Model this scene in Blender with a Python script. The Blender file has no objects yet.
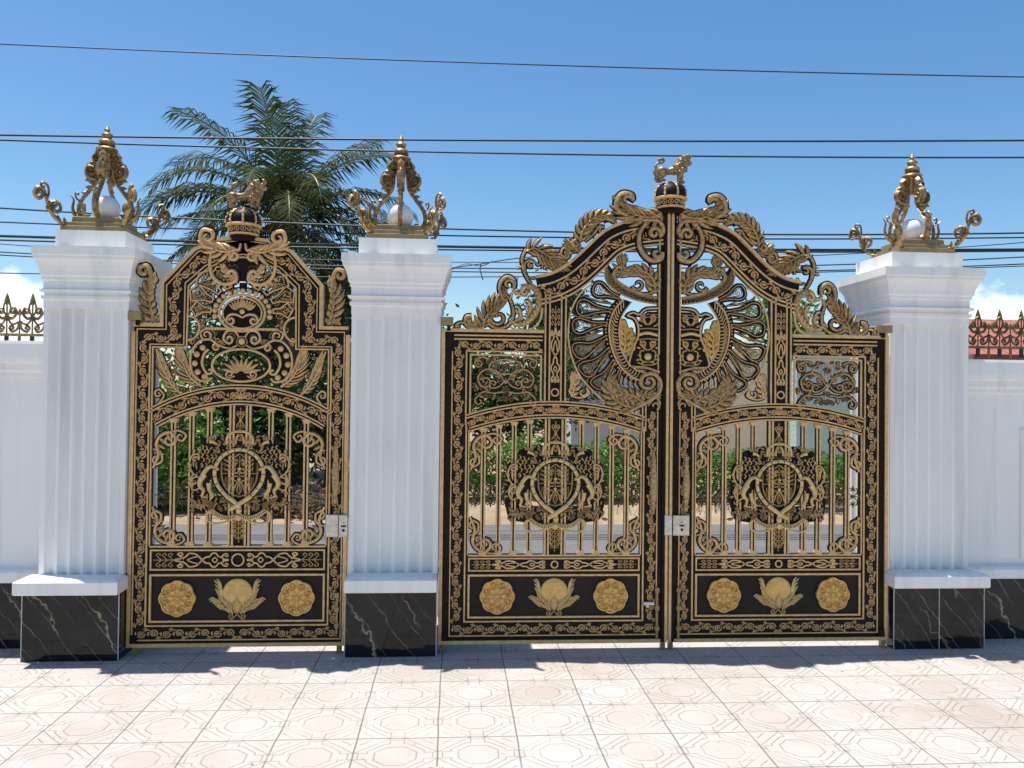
import bpy, bmesh, math, random
from math import sin, cos, pi, radians as R, hypot, atan2, sqrt
from mathutils import Vector, Matrix, noise
random.seed(7)
scene = bpy.context.scene
COL = scene.collection
YG = 5.505            # plane on which the gates were measured
GS = 5.40/5.505       # the gates really hang a little nearer, just behind the pillar fronts
# ------------------------------------------------------------------ camera
F_PX, PITCH, ROLL, YAW, CAMH = 807.6, .0151462, .0114387, .0694283, 1.7
def ray(px, py):
    a, b = px - 512, py - 384
    X = a*cos(ROLL) + b*sin(ROLL); Y = -a*sin(ROLL) + b*cos(ROLL)
    xr = X/F_PX; u = -Y/F_PX
    yf = cos(PITCH) - u*sin(PITCH); z = sin(PITCH) + u*cos(PITCH)
    return (xr*cos(YAW) + yf*sin(YAW), -xr*sin(YAW) + yf*cos(YAW), z)
def at(px, py, Y):
    r = ray(px, py); t = Y/r[1]
    return (r[0]*t, CAMH + r[2]*t)
cam = bpy.data.objects.new('camera', bpy.data.cameras.new('camera'))
COL.objects.link(cam); scene.camera = cam
cam.data.sensor_width = 36; cam.data.lens = F_PX*36/1024
cam.data.clip_start = .05; cam.data.clip_end = 3000
fw = Vector((sin(YAW)*cos(PITCH), cos(YAW)*cos(PITCH), sin(PITCH)))
right = Vector((cos(YAW), -sin(YAW), 0)); up = right.cross(fw)
r2 = right*cos(ROLL) + up*sin(ROLL); u2 = -right*sin(ROLL) + up*cos(ROLL)
m = Matrix((r2, u2, -fw)).transposed().to_4x4(); m.translation = (0, 0, CAMH)
cam.matrix_world = m

# --------------------------------------------------------------- materials
def mat(name, col, rough=.5, metal=0., spec=.5, build=None):
    M = bpy.data.materials.new(name); M.use_nodes = True
    nt = M.node_tree; b = nt.nodes['Principled BSDF']
    b.inputs['Base Color'].default_value = (*col, 1); b.inputs['Roughness'].default_value = rough
    b.inputs['Metallic'].default_value = metal; b.inputs['Specular IOR Level'].default_value = spec
    if build: build(nt, b)
    return M
def nd(nt, t, **k):
    n = nt.nodes.new(t)
    for a, v in k.items():
        if a.startswith('i_'): n.inputs[a[2:].replace('_', ' ')].default_value = v
        else: setattr(n, a, v)
    return n
def mth(nt, op, a, b=None, clamp=False):
    n = nt.nodes.new('ShaderNodeMath'); n.operation = op; n.use_clamp = clamp
    for i, x in enumerate((a, b)):
        if x is None: continue
        if isinstance(x, (int, float)): n.inputs[i].default_value = x
        else: nt.links.new(x, n.inputs[i])
    return n.outputs[0]
def mixc(nt, f, a, b):
    n = nt.nodes.new('ShaderNodeMix'); n.data_type = 'RGBA'
    for s, x in ((n.inputs[0], f), (n.inputs[6], a), (n.inputs[7], b)):
        if isinstance(x, (int, float)): s.default_value = x
        elif isinstance(x, tuple): s.default_value = (*x, 1)
        else: nt.links.new(x, s)
    return n.outputs[2]
def ramp(nt, x, a, b):
    n = nt.nodes.new('ShaderNodeMapRange'); n.clamp = True
    n.inputs[1].default_value = a; n.inputs[2].default_value = b
    nt.links.new(x, n.inputs[0]); return n.outputs[0]
def noisef(nt, scale, detail=3, vec=None, rough=.55):
    n = nd(nt, 'ShaderNodeTexNoise'); n.inputs['Scale'].default_value = scale
    n.inputs['Detail'].default_value = detail; n.inputs['Roughness'].default_value = rough
    if vec is None:
        vec = nd(nt, 'ShaderNodeNewGeometry').outputs['Position']
    nt.links.new(vec, n.inputs['Vector']); return n.outputs[0]
def bump(nt, b, h, strength, dist):
    n = nd(nt, 'ShaderNodeBump'); n.inputs['Strength'].default_value = strength; n.inputs['Distance'].default_value = dist
    nt.links.new(h, n.inputs['Height']); nt.links.new(n.outputs[0], b.inputs['Normal'])
def worn(c2, scale=30, bs=.15):
    def f(nt, b):
        c = tuple(b.inputs['Base Color'].default_value[:3])
        n = noisef(nt, scale, 4)
        nt.links.new(mixc(nt, ramp(nt, n, .35, .7), c, c2), b.inputs['Base Color'])
        n2 = noisef(nt, scale*4, 2)
        r0 = b.inputs['Roughness'].default_value
        nt.links.new(mth(nt, 'ADD', mth(nt, 'MULTIPLY', n, .25), r0 - .12), b.inputs['Roughness'])
        bump(nt, b, n2, bs, .004)
    return f
GOLD = mat('pale gold paint', (.76, .49, .22), .45, .2, build=worn((.56, .35, .15)))
RICH = mat('rich gold paint', (.76, .47, .15), .42, .2, build=worn((.58, .34, .09), 45, .3))
LEAFG = mat('acanthus gold paint', (.58, .38, .16), .45, .2, build=worn((.24, .14, .055), 60, .3))
ANTIQ = mat('antique bronze gold', (.46, .30, .125), .40, .5, build=worn((.11, .065, .028), 42, .5))
ARMG = mat('dark brushed gold', (.60, .40, .18), .42, .2, build=worn((.30, .19, .085), 70, .3))
LIONG = mat('antique lion bronze', (.42, .28, .12), .4, .4, build=worn((.10, .06, .03), 60, .4))
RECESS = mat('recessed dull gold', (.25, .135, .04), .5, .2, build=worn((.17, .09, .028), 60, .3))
RINGG = mat('mellow gold paint', (.76, .52, .22), .42, .2, build=worn((.58, .38, .14), 40, .2))
PLATEG = mat('olive gold plate', (.34, .25, .11), .5, .3, build=worn((.25, .18, .08), 12, .2))
BLACK = mat('black gate paint', (.009, .0052, .0045), .48, 0, .14, worn((.020, .011, .009), 25, .1))
PANEL = mat('charcoal sheet panel', (.026, .020, .017), .5, 0, .10, worn((.032, .026, .023), 8, .03))
STEEL = mat('brushed steel', (.62, .58, .54), .35, .8, build=worn((.45, .42, .38), 40, .1))
IRON = mat('dark iron', (.03, .025, .02), .45, .5)
def wallb(nt, b):
    p = nd(nt, 'ShaderNodeNewGeometry').outputs['Position']
    n = noisef(nt, 1.3, 5); n2 = noisef(nt, 60, 4)
    mp = nd(nt, 'ShaderNodeMapping'); mp.inputs['Scale'].default_value = (9, 9, .5); nt.links.new(p, mp.inputs[0])
    st = noisef(nt, 1, 4, mp.outputs[0])
    c = mixc(nt, ramp(nt, n, .35, .75), (.87, .85, .815), (.82, .80, .765))
    c = mixc(nt, mth(nt, 'MULTIPLY', ramp(nt, st, .50, .74), .7), c, (.64, .62, .58))
    n3 = noisef(nt, 4.5, 6, None, .7); c = mixc(nt, mth(nt, 'MULTIPLY', ramp(nt, n3, .58, .72), .25), c, (.66, .65, .62))
    nt.links.new(c, b.inputs['Base Color']); bump(nt, b, n2, .12, .003)
WHITE = mat('white wall paint', (.8, .8, .82), .55, 0, .4, wallb)
def marbleb(nt, b):
    tc = nd(nt, 'ShaderNodeTexCoord')
    geo = nd(nt, 'ShaderNodeNewGeometry').outputs['Position']
    def veins(ang, sc, wd, seed):
        mp = nd(nt, 'ShaderNodeMapping'); mp.inputs['Rotation'].default_value = (0, R(ang), 0); mp.inputs['Location'].default_value = (seed, seed, seed)
        nt.links.new(geo, mp.inputs[0])
        n = noisef(nt, 2.3, 5, mp.outputs[0], .62)
        sx = nd(nt, 'ShaderNodeSeparateXYZ'); nt.links.new(mp.outputs[0], sx.inputs[0])
        s = mth(nt, 'ADD', mth(nt, 'MULTIPLY', sx.outputs[0], sc), mth(nt, 'MULTIPLY', n, 1.5))
        f = mth(nt, 'FRACT', s)
        d = mth(nt, 'ABSOLUTE', mth(nt, 'SUBTRACT', f, .5))
        w = mth(nt, 'MULTIPLY', noisef(nt, 4, 3, mp.outputs[0]), wd)
        v = mth(nt, 'SUBTRACT', 1, mth(nt, 'DIVIDE', d, w), True)
        return mth(nt, 'MULTIPLY', v, ramp(nt, noisef(nt, 3.1, 2, mp.outputs[0]), .40, .62))
    v1 = veins(30, 3.6, .07, 3.1); v2 = veins(38, 8.5, .055, 7.7)
    c = mixc(nt, ramp(nt, noisef(nt, 3, 5), .4, .75), (.006, .006, .007), (.020, .020, .022))
    c = mixc(nt, v1, c, (.42, .32, .19)); c = mixc(nt, mth(nt, 'MULTIPLY', v2, .7), c, (.30, .27, .24))
    nt.links.new(c, b.inputs['Base Color'])
MARBLE = mat('black marble tile', (.01, .01, .01), .05, 0, .32, marbleb)
GROUT = mat('pale grout', (.45, .44, .43), .8)
def globeb(nt, b):
    b.inputs['Subsurface Weight'].default_value = .3; b.inputs['Subsurface Radius'].default_value = (.05, .05, .05)
GLOBE = mat('milky globe glass', (.82, .82, .80), .12, 0, .6, globeb)
def tileb(nt, b):
    geo = nd(nt, 'ShaderNodeNewGeometry').outputs['Position']
    T = .394
    mp = nd(nt, 'ShaderNodeMapping'); mp.inputs['Location'].default_value = (.4623/T, -4.842/T, 0); mp.inputs['Scale'].default_value = (1/T, 1/T, 1)
    nt.links.new(geo, mp.inputs[0])
    nz = nd(nt, 'ShaderNodeTexNoise'); nz.inputs['Scale'].default_value = 2.2; nz.inputs['Detail'].default_value = 2; nt.links.new(geo, nz.inputs['Vector'])
    sep = nd(nt, 'ShaderNodeSeparateXYZ'); nt.links.new(mp.outputs[0], sep.inputs[0])
    sn = nd(nt, 'ShaderNodeSeparateColor'); nt.links.new(nz.outputs[1], sn.inputs[0])
    X = mth(nt, 'ADD', sep.outputs[0], mth(nt, 'MULTIPLY', mth(nt, 'SUBTRACT', sn.outputs[0], .5), .05))
    Y = mth(nt, 'ADD', sep.outputs[1], mth(nt, 'MULTIPLY', mth(nt, 'SUBTRACT', sn.outputs[1], .5), .05))
    ax = mth(nt, 'ABSOLUTE', mth(nt, 'SUBTRACT', mth(nt, 'FRACT', X), .5))
    ay = mth(nt, 'ABSOLUTE', mth(nt, 'SUBTRACT', mth(nt, 'FRACT', Y), .5))
    mx = mth(nt, 'MAXIMUM', ax, ay); sm = mth(nt, 'ADD', ax, ay)
    oct_ = mth(nt, 'MAXIMUM', mx, mth(nt, 'MULTIPLY', sm, .7071))
    def line(v, at_, w): return mth(nt, 'SUBTRACT', 1, mth(nt, 'DIVIDE', mth(nt, 'ABSOLUTE', mth(nt, 'SUBTRACT', v, at_)), w), True)
    def less(v, k): return mth(nt, 'LESS_THAN', v, k)
    def more(v, k): return mth(nt, 'GREATER_THAN', v, k)
    def mul(a, c): return mth(nt, 'MULTIPLY', a, c)
    mn = mth(nt, 'MINIMUM', ax, ay)
    l1 = line(oct_, .245, .0135)
    l2 = mul(line(oct_, .335, .0135), more(mn, .085))
    l3 = mul(line(sm, .585, .018), more(mn, .085))
    l4 = mul(line(mn, .085, .013), more(mx, .335))
    l5 = mul(line(mx, .44, .013), less(mn, .085))
    l6 = mul(line(sm, .76, .018), less(mx, .45))
    ln = l1
    for l in (l2, l3, l4, l5, l6): ln = mth(nt, 'MAXIMUM', ln, l)
    ln = mul(ln, ramp(nt, noisef(nt, 3.5, 5), .28, .52))
    gr = line(mx, .5, .016)
    fl = nd(nt, 'ShaderNodeCombineXYZ'); nt.links.new(mth(nt, 'FLOOR', X), fl.inputs[0]); nt.links.new(mth(nt, 'FLOOR', Y), fl.inputs[1])
    wn = nd(nt, 'ShaderNodeTexWhiteNoise'); wn.noise_dimensions = '2D'; nt.links.new(fl.outputs[0], wn.inputs['Vector'])
    c = mixc(nt, wn.outputs[0], (.475, .45, .41), (.42, .385, .345))
    inside = mth(nt, 'SUBTRACT', 1, ramp(nt, oct_, .18, .30))
    c = mixc(nt, mul(inside, mul(wn.outputs[0], .45)), c, (.41, .315, .275))
    big = noisef(nt, 1.1, 6)
    c = mixc(nt, mul(ramp(nt, big, .54, .70), .45), c, (.33, .26, .21))
    c = mixc(nt, mul(ramp(nt, noisef(nt, 26, 5), .62, .70), .55), c, (.28, .21, .165))
    c = mixc(nt, mul(ramp(nt, noisef(nt, .9, 5, mp.outputs[0]), .48, .66), .65), c, (.49, .475, .455))
    c = mixc(nt, mul(ramp(nt, noisef(nt, 75, 4), .5, .75), .38), c, (.34, .28, .24))
    c = mixc(nt, mul(ln, .7), c, (.17, .12, .09))
    c = mixc(nt, mul(mul(gr, ramp(nt, noisef(nt, 3.3, 4), .15, .45)), .95), c, (.11, .08, .06))
    nt.links.new(c, b.inputs['Base Color'])
    h = mth(nt, 'ADD', mth(nt, 'SUBTRACT', mul(noisef(nt, 140, 2), .25), mul(ln, .6)), mul(gr, -1))
    bump(nt, b, h, .5, .004)
TILE = mat('patterned cement tile', (.6, .5, .45), .75, 0, .3, tileb)
def groundb(c1, c2, sc, c3=None):
    def f(nt, b):
        n = noisef(nt, sc, 6); c = mixc(nt, ramp(nt, n, .38, .65), c1, c2)
        if c3: c = mixc(nt, ramp(nt, noisef(nt, sc*9, 4), .55, .75), c, c3)
        nt.links.new(c, b.inputs['Base Color']); bump(nt, b, noisef(nt, sc*14, 4), .6, .03)
    return f
ROAD = mat('pale concrete road', (.3, .3, .3), .85, 0, .2, groundb((.155, .152, .15), (.125, .125, .128), .7, (.17, .165, .155)))
SAND = mat('sandy verge', (.35, .28, .2), .95, 0, .1, groundb((.36, .28, .19), (.27, .20, .125), 1.4, (.17, .15, .07)))
EARTH = mat('dry earth', (.2, .16, .1), .95, 0, .1, groundb((.22, .17, .10), (.12, .13, .05), .3, (.25, .20, .13)))
def leafb(c1, c2, c3):
    def f(nt, b):
        oi = nd(nt, 'ShaderNodeNewGeometry')
        c = mixc(nt, oi.outputs['Random Per Island'], c1, c2)
        c = mixc(nt, ramp(nt, noisef(nt, 1.7, 3), .5, .7), c, c3)
        nt.links.new(c, b.inputs['Base Color'])
        tr_ = nd(nt, 'ShaderNodeBsdfTranslucent'); nt.links.new(c, tr_.inputs[0])
        ms_ = nd(nt, 'ShaderNodeMixShader'); ms_.inputs[0].default_value = .38
        nt.links.new(b.outputs[0], ms_.inputs[1]); nt.links.new(tr_.outputs[0], ms_.inputs[2])
        nt.links.new(ms_.outputs[0], nt.nodes['Material Output'].inputs[0])
    return f
LEAF = mat('bright hedge leaf', (.05, .11, .02), .45, 0, .4, leafb((.10, .22, .03), (.15, .30, .045), (.06, .14, .02)))
DLEAF = mat('dark tree leaf', (.03, .06, .02), .5, 0, .3, leafb((.035, .075, .02), (.065, .13, .03), (.025, .05, .015)))
DRYL = mat('dry leaf', (.2, .14, .06), .8, 0, .2, leafb((.22, .15, .07), (.14, .12, .04), (.28, .20, .10)))
PALML = mat('palm leaflet', (.04, .07, .025), .65, 0, .12, leafb((.045, .068, .020), (.085, .105, .032), (.028, .042, .014)))
RACH = mat('palm rachis', (.14, .16, .05), .5)
BARK = mat('bark', (.13, .10, .07), .9, build=worn((.07, .055, .04), 6, .6))
CABLE = mat('black cable rubber', (.02, .02, .022), .6)
BEIGE = mat('beige house render', (.8, .66, .48), .85, 0, .2, groundb((.88, .74, .56), (.83, .69, .51), .8))
TEAL = mat('teal house render', (.20, .34, .36), .8, 0, .2, groundb((.46, .66, .64), (.52, .70, .68), .9))
GREYB = mat('grey house render', (.30, .32, .36), .8, 0, .2, groundb((.56, .58, .60), (.50, .52, .54), .9))
def roofb(nt, b):
    geo = nd(nt, 'ShaderNodeTexCoord').outputs['Object']
    br = nd(nt, 'ShaderNodeTexBrick'); br.inputs['Scale'].default_value = 1
    br.inputs['Brick Width'].default_value = .22; br.inputs['Row Height'].default_value = .3; br.inputs['Mortar Size'].default_value = .02
    br.inputs['Color1'].default_value = (.40, .16, .12, 1); br.inputs['Color2'].default_value = (.33, .12, .09, 1); br.inputs['Mortar'].default_value = (.25, .07, .06, 1)
    nt.links.new(geo, br.inputs['Vector']); nt.links.new(br.outputs[0], b.inputs['Base Color'])
    bump(nt, b, br.outputs[1], -.5, .03)
ROOF = mat('red roof tile', (.5, .15, .1), .7, 0, .3, roofb)
GLASS = mat('dark window glass', (.02, .025, .03), .08)

# -------------------------------------------------------------- mesh kit
class MB:
    def __init__(s): s.v = []; s.f = []; s.m = []; s.M = lambda u, v, w: (u, -w, v)
    def add(s, vs, fs, mi=0):
        o = len(s.v); s.v += [s.M(*p) for p in vs]
        for f in fs: s.f.append(tuple(i + o for i in f)); s.m.append(mi)
    def rings(s, rg, mi, closed=False, caps=True):
        n = len(rg); k = len(rg[0]); vs = [p for r in rg for p in r]; fs = []
        for i in range(n if closed else n - 1):
            a = i*k; b = ((i + 1) % n)*k
            for j in range(k):
                j2 = (j + 1) % k; fs.append((a + j, a + j2, b + j2, b + j))
        if not closed and caps: fs.append(tuple(range(k))); fs.append(tuple(range((n - 1)*k, n*k)))
        s.add(vs, fs, mi)
    def rib(s, pts, wid, w0, h, prof='tri', mi=0, closed=False, w1=None):
        n = len(pts)
        if n < 2: return
        rg = []
        for i, (u, v) in enumerate(pts):
            a = pts[(i - 1) % n] if (closed or i > 0) else None
            b = pts[(i + 1) % n] if (closed or i < n - 1) else None
            def nrm(p, q):
                d = hypot(q[0] - p[0], q[1] - p[1]) or 1e-9
                return (-(q[1] - p[1])/d, (q[0] - p[0])/d)
            if a is None: nx, ny = nrm((u, v), b)
            elif b is None: nx, ny = nrm(a, (u, v))
            else:
                n1 = nrm(a, (u, v)); n2 = nrm((u, v), b); nx, ny = n1[0] + n2[0], n1[1] + n2[1]
                l2 = nx*nx + ny*ny
                if l2 < .15: nx, ny = n1
                else: kf = min(2/l2, 1.6); nx *= kf; ny *= kf
            t = i/(n - 1)
            w = (wid(t) if callable(wid) else (wid[i] if isinstance(wid, (list, tuple)) else wid))/2
            hh = h*min(1, max(.25, w*2/(wid if isinstance(wid, (int, float)) else .02))) if prof in ('tri', 'dia', 'round') else h
            z = w0 if w1 is None else w0 + (w1 - w0)*t
            P = lambda q, d: (u + nx*w*q, v + ny*w*q, z + d)
            if prof == 'tri': rg.append([P(1, 0), P(0, hh), P(-1, 0)])
            elif prof == 'dia': rg.append([P(1, 0), P(0, hh), P(-1, 0), P(0, -hh)])
            elif prof == 'round': rg.append([P(1, 0), P(.68, .72*hh), P(0, hh), P(-.68, .72*hh), P(-1, 0)])
            elif prof == 'tube': rg.append([P(cos(q), sin(q)*w) for q in [k*pi/3 for k in range(6)]])
            elif prof == 'bev': rg.append([P(1, 0), P(1, .6*h), P(.62, h), P(-.62, h), P(-1, .6*h), P(-1, 0)])
            else: rg.append([P(1, 0), P(1, h), P(-1, h), P(-1, 0)])
        s.rings(rg, mi, closed)
    def lobe(s, p, ang, L, W, w0, h, mi=0, curl=0., back=None, prof='tri'):
        pts = []; n = 5
        for i in range(n + 1):
            t = i/n; a = ang + curl*t
            if i: pts.append((pts[-1][0] + cos(a)*L/n, pts[-1][1] + sin(a)*L/n))
            else: pts.append(p)
        pr = (.30, .78, 1, .92, .62, .10)
        if back is not None:
            s.rib(pts, [W*q*1.25 + .004 for q in pr], w0 - .012, .010, 'box', back)
        s.rib(pts, [W*q for q in pr], w0, h, prof, mi)
    def poly(s, pts, w0, w1, mi=0):
        n = len(pts)
        vs = [(u, v, w0) for u, v in pts] + [(u, v, w1) for u, v in pts]
        s.add(vs, [tuple(range(n)), tuple(range(n, 2*n))] + [(i, (i + 1) % n, (i + 1) % n + n, i + n) for i in range(n)], mi)
    def box(s, u0, u1, v0, v1, w0, w1, mi=0, b=0):
        if b: s.rings([[(u0 + b, v0 + b, w1), (u1 - b, v0 + b, w1), (u1 - b, v1 - b, w1), (u0 + b, v1 - b, w1)],
                       [(u0, v0, w1 - b), (u1, v0, w1 - b), (u1, v1, w1 - b), (u0, v1, w1 - b)],
                       [(u0, v0, w0), (u1, v0, w0), (u1, v1, w0), (u0, v1, w0)]], mi)
        else: s.poly([(u0, v0), (u1, v0), (u1, v1), (u0, v1)], w0, w1, mi)
    def disc(s, c, r, w0, h, mi=0, n=14, dome=True, ry=None):
        ry = ry or r; pr = [(1, 0), (.92, .45), (.65, .8), (.3, .97)] if dome else [(1, 0), (1, .7), (.9, 1)]
        s.rings([[(c[0] + r*q*cos(2*pi*k/n), c[1] + ry*q*sin(2*pi*k/n), w0 + h*e) for k in range(n)] for q, e in pr], mi)
    def lathe(s, prof, n=20, mi=0, c=(0, 0)):
        # prof (r, z); turned about the local vertical
        s.rings([[(c[0] + r*cos(2*pi*k/n), z, c[1] + r*sin(2*pi*k/n)) for k in range(n)] for r, z in prof], mi)
    def build(s, name, mats, parent=None, mirror=False, smooth=False, loc=None):
        me = bpy.data.meshes.new(name)
        vs = [(-x, y, z) for x, y, z in s.v] if mirror else s.v
        me.from_pydata(vs, [], s.f)
        if not isinstance(mats, (list, tuple)): mats = [mats]
        for q in mats: me.materials.append(q)
        me.polygons.foreach_set('material_index', s.m)
        bm = bmesh.new(); bm.from_mesh(me); bmesh.ops.recalc_face_normals(bm, faces=bm.faces); bm.to_mesh(me); bm.free()
        if smooth:
            me.polygons.foreach_set('use_smooth', [True]*len(me.polygons))
            me.set_sharp_from_angle(angle=R(48))
        o = bpy.data.objects.new(name, me); COL.objects.link(o)
        if parent: o.parent = parent
        if loc: o.location = loc
        return o
def crv(p, n=5, closed=False):
    out = []; N = len(p)
    g = (lambda i: p[i % N]) if closed else (lambda i: p[max(0, min(N - 1, i))])
    for i in range(N if closed else N - 1):
        a, b, c, d = g(i - 1), g(i), g(i + 1), g(i + 2)
        for k in range(n):
            t = k/n
            out.append(tuple(.5*(2*b[j] + (c[j] - a[j])*t + (2*a[j] - 5*b[j] + 4*c[j] - d[j])*t*t + (3*b[j] - a[j] - 3*c[j] + d[j])*t**3) for j in range(len(b))))
    if not closed: out.append(p[-1])
    return out
def spir(c, r, a0, turns, n=None, k=.22):
    n = n or max(8, int(abs(turns)*12))
    return [(c[0] + r*(1 + (k - 1)*i/n)*cos(a0 + 2*pi*turns*i/n), c[1] + r*(1 + (k - 1)*i/n)*sin(a0 + 2*pi*turns*i/n)) for i in range(n + 1)]
def vol(pts, c, turns, k=.22):        # a curve that runs into a volute round c
    e = pts[-1]
    return pts[:-1] + spir(c, hypot(e[0] - c[0], e[1] - c[1]), atan2(e[1] - c[1], e[0] - c[0]), turns, k=k)
def ell(c, a, b, n=36, a0=0, a1=2*pi):
    full = abs(a1 - a0 - 2*pi) < 1e-6
    return [(c[0] + a*cos(a0 + (a1 - a0)*i/n), c[1] + b*sin(a0 + (a1 - a0)*i/n)) for i in range(n if full else n + 1)]
def pathmap(pts):
    L = [0]
    for a, b in zip(pts, pts[1:]): L.append(L[-1] + hypot(b[0] - a[0], b[1] - a[1]))
    N = []
    for i in range(len(pts)):
        a = pts[max(0, i - 1)]; b = pts[min(len(pts) - 1, i + 1)]; d = hypot(b[0] - a[0], b[1] - a[1]) or 1
        N.append((-(b[1] - a[1])/d, (b[0] - a[0])/d))
    def f(s, t):
        i = 0
        while i < len(L) - 2 and L[i + 1] < s: i += 1
        q = (s - L[i])/((L[i + 1] - L[i]) or 1)
        a, b = pts[i], pts[i + 1]; n1, n2 = N[i], N[i + 1]
        return (a[0] + (b[0] - a[0])*q + (n1[0] + (n2[0] - n1[0])*q)*t, a[1] + (b[1] - a[1])*q + (n1[1] + (n2[1] - n1[1])*q)*t)
    return f, L[-1]
def offs(pts, t):
    f, L = pathmap(pts); n = max(2, len(pts)*2) if len(pts) > 2 else 2
    return [f(L*i/(n - 1), t) for i in range(n)]
def taper(w, a=.35, b=.35, pw=.7): return lambda t: w*(a + (1 - a)*min(1, t*4))*(b + (1 - b)*min(1, (1 - t)*4)**pw)
def rinceau(mb, pts, W, w0, mi=0, sw=.0100, flip=1):
    f, L = pathmap(pts); n = max(2, round(L/(W*1.18))); U = L/n; A = .38*W
    rp = lambda q: [f(max(0, min(L, s)), t) for s, t in q]
    for k in range(n):
        sg = flip*(1 if k % 2 else -1); s0 = k*U
        stem = [(s0 + U*i/8, -sg*A*cos(pi*i/8)) for i in range(9)]
        mb.rib(rp(stem), sw, w0, .0105, 'tri', mi)
        c = (s0 + .56*U, sg*.03*W)
        mb.rib(rp(spir(c, .40*W, sg*1.05*pi, -sg*1.35, 13, .2)), lambda t: sw*(1.05 - .35*t), w0, .0105, 'tri', mi)
        mb.rib(rp([(s0 + .04*U, -sg*A), (s0 + .22*U, -sg*.50*W), (s0 + .42*U, -sg*.44*W)]), [sw*1.2, sw*1.6, .001], w0, .0105, 'tri', mi)
        mb.rib(rp([(s0 + .95*U, sg*.20*W), (s0 + 1.02*U, -sg*.05*W), (s0 + .93*U, -sg*.22*W)]), [sw*.9, sw*1.5, .001], w0, .0105, 'tri', mi)
        mb.rib(rp([(s0 + .58*U, -sg*.06*W), (s0 + .70*U, sg*.06*W)]), [sw*1.9, .001], w0, .0105, 'tri', mi)
def acanthus(mb, spine, wl, wr, n, w0, h=.014, mi=0, back=1, a0=1.2, a1=.45, wprof=None, ridge=None, lw=.80):
    f, L = pathmap(spine); wprof = wprof or (lambda t: .35 + .65*sin(pi*min(1, .18 + .72*t)))
    sp = L/n
    for i in range(n):
        t = (i + .35)/n; p = f(t*L, 0); q = f(min(L, t*L + .01), 0)
        a = atan2(q[1] - p[1], q[0] - p[0]) if t*L + .01 < L else atan2(p[1] - f(t*L - .01, 0)[1], p[0] - f(t*L - .01, 0)[0])
        an = a0 + (a1 - a0)*t
        for sd, w in ((1, wl), (-1, wr)):
            if w: mb.lobe(p, a + sd*an, w*1.58*wprof(t), sp*lw, w0 + .004*(i % 2), h, mi, -sd*.55, back)
    mb.lobe(f(L*.93, 0), atan2(spine[-1][1] - spine[-2][1], spine[-1][0] - spine[-2][0]), max(wl, wr)*.6, sp*1.1, w0, h, mi, 0, back)
    mb.rib(spine, lambda t: (ridge or sp*.5)*(1.1 - .85*t), w0 + h*.6, h*.5, 'tri', mi)
    if back is not None: mb.rib(spine, lambda t: max(wl, wr)*.5*(1 - .7*t), w0 - .012, .010, 'box', back)
def stroke(mb, pts, w, w0, h=.012, mi=0, back=None, prof='round', tp=True):
    if back is not None: mb.rib(pts, (lambda t: taper(w, .7, .5)(t)*1.35 + .010), w0 - .014, .012, 'box', back)
    mb.rib(pts, taper(w, .7, .45) if tp else w, w0, h, prof, mi)

# ----------------------------------------------------------- tagging
def tag(o, label=None, cat=None, group=None, kind=None):
    if label: o['label'] = label
    if cat: o['category'] = cat
    if group: o['group'] = group
    if kind: o['kind'] = kind
    return o
def thing(name, label, cat, loc, group=None):
    o = bpy.data.objects.new(name, None); COL.objects.link(o); o.location = loc; o.empty_display_size = .1
    return tag(o, label, cat, group)
def copy_tree(o, parent=None):
    c = o.copy(); COL.objects.link(c)
    if parent: c.parent = parent
    for ch in o.children: copy_tree(ch, c)
    return c

# ================================================================ gates
def strapwork(mb, org, du, half, hh, w0=.006, mi=0, circle=True):
    """gold strap ornament, mirrored about its long axis; org = middle, du = unit direction of one half"""
    dn = (-du[1], du[0]); sc = half/9.3
    def P(q): return [(org[0] + du[0]*s*sc + dn[0]*t*hh, org[1] + du[1]*s*sc + dn[1]*t*hh) for s, t in q]
    w = .0105
    if circle: mb.rib(ell(org, hh*.72, hh*.72, 24), w, w0, .007, 'bev', mi, True)
    for g in (1, -1):
        G = lambda q: P([(s, t*g) for s, t in q])
        mb.rib(G(vol(crv([(1.0, .05), (1.5, .12), (1.7, .5), (1.35, .78)]), (1.28, .55), .9)), w*.9, w0, .007, 'bev', mi)
        mb.rib(G(crv([(1.55, .02), (1.75, .34), (2.1, .42), (2.4, .80), (2.8, .80), (3.1, .42), (3.5, .34), (3.9, 0)])), w, w0, .007, 'bev', mi)
        mb.rib(G(crv([(2.2, 0), (2.5, .30), (2.8, 0)])), w*.8, w0, .007, 'bev', mi)
        mb.rib(G(crv([(3.9, 0), (4.5, .66), (5.3, .80), (5.8, .34), (6.9, .04)])), w, w0, .007, 'bev', mi)
        mb.rib(G(crv([(4.2, .45), (4.9, .30), (5.5, .05)])), w*.8, w0, .007, 'bev', mi)
        mb.rib(G(vol(crv([(5.9, .12), (6.2, .4), (6.55, .72), (6.25, .9)]), (6.2, .66), .8)), w*.9, w0, .007, 'bev', mi)
        for k in range(3):
            x = 7.25 + .65*k
            mb.rib(G(vol(crv([(x - .2, .03), (x + .1, .30), (x + .35, .62), (x + .1, .82)]), (x + .05, .62), .6)), w*.6, w0, .005, 'tri', mi)
    mb.rib(P([(6.7, 0), (9.2, 0)]), w*.6, w0, .005, 'tri', mi)
def arc(c, a, d, top, n=20):
    """points of an arch: crown at height top over c, falling d at distance a either side"""
    Rr = (a*a + d*d)/(2*d); th = math.asin(a/Rr)
    return [(c + Rr*sin(-th + 2*th*i/n), top - Rr + Rr*cos(-th + 2*th*i/n)) for i in range(n + 1)], Rr
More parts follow.
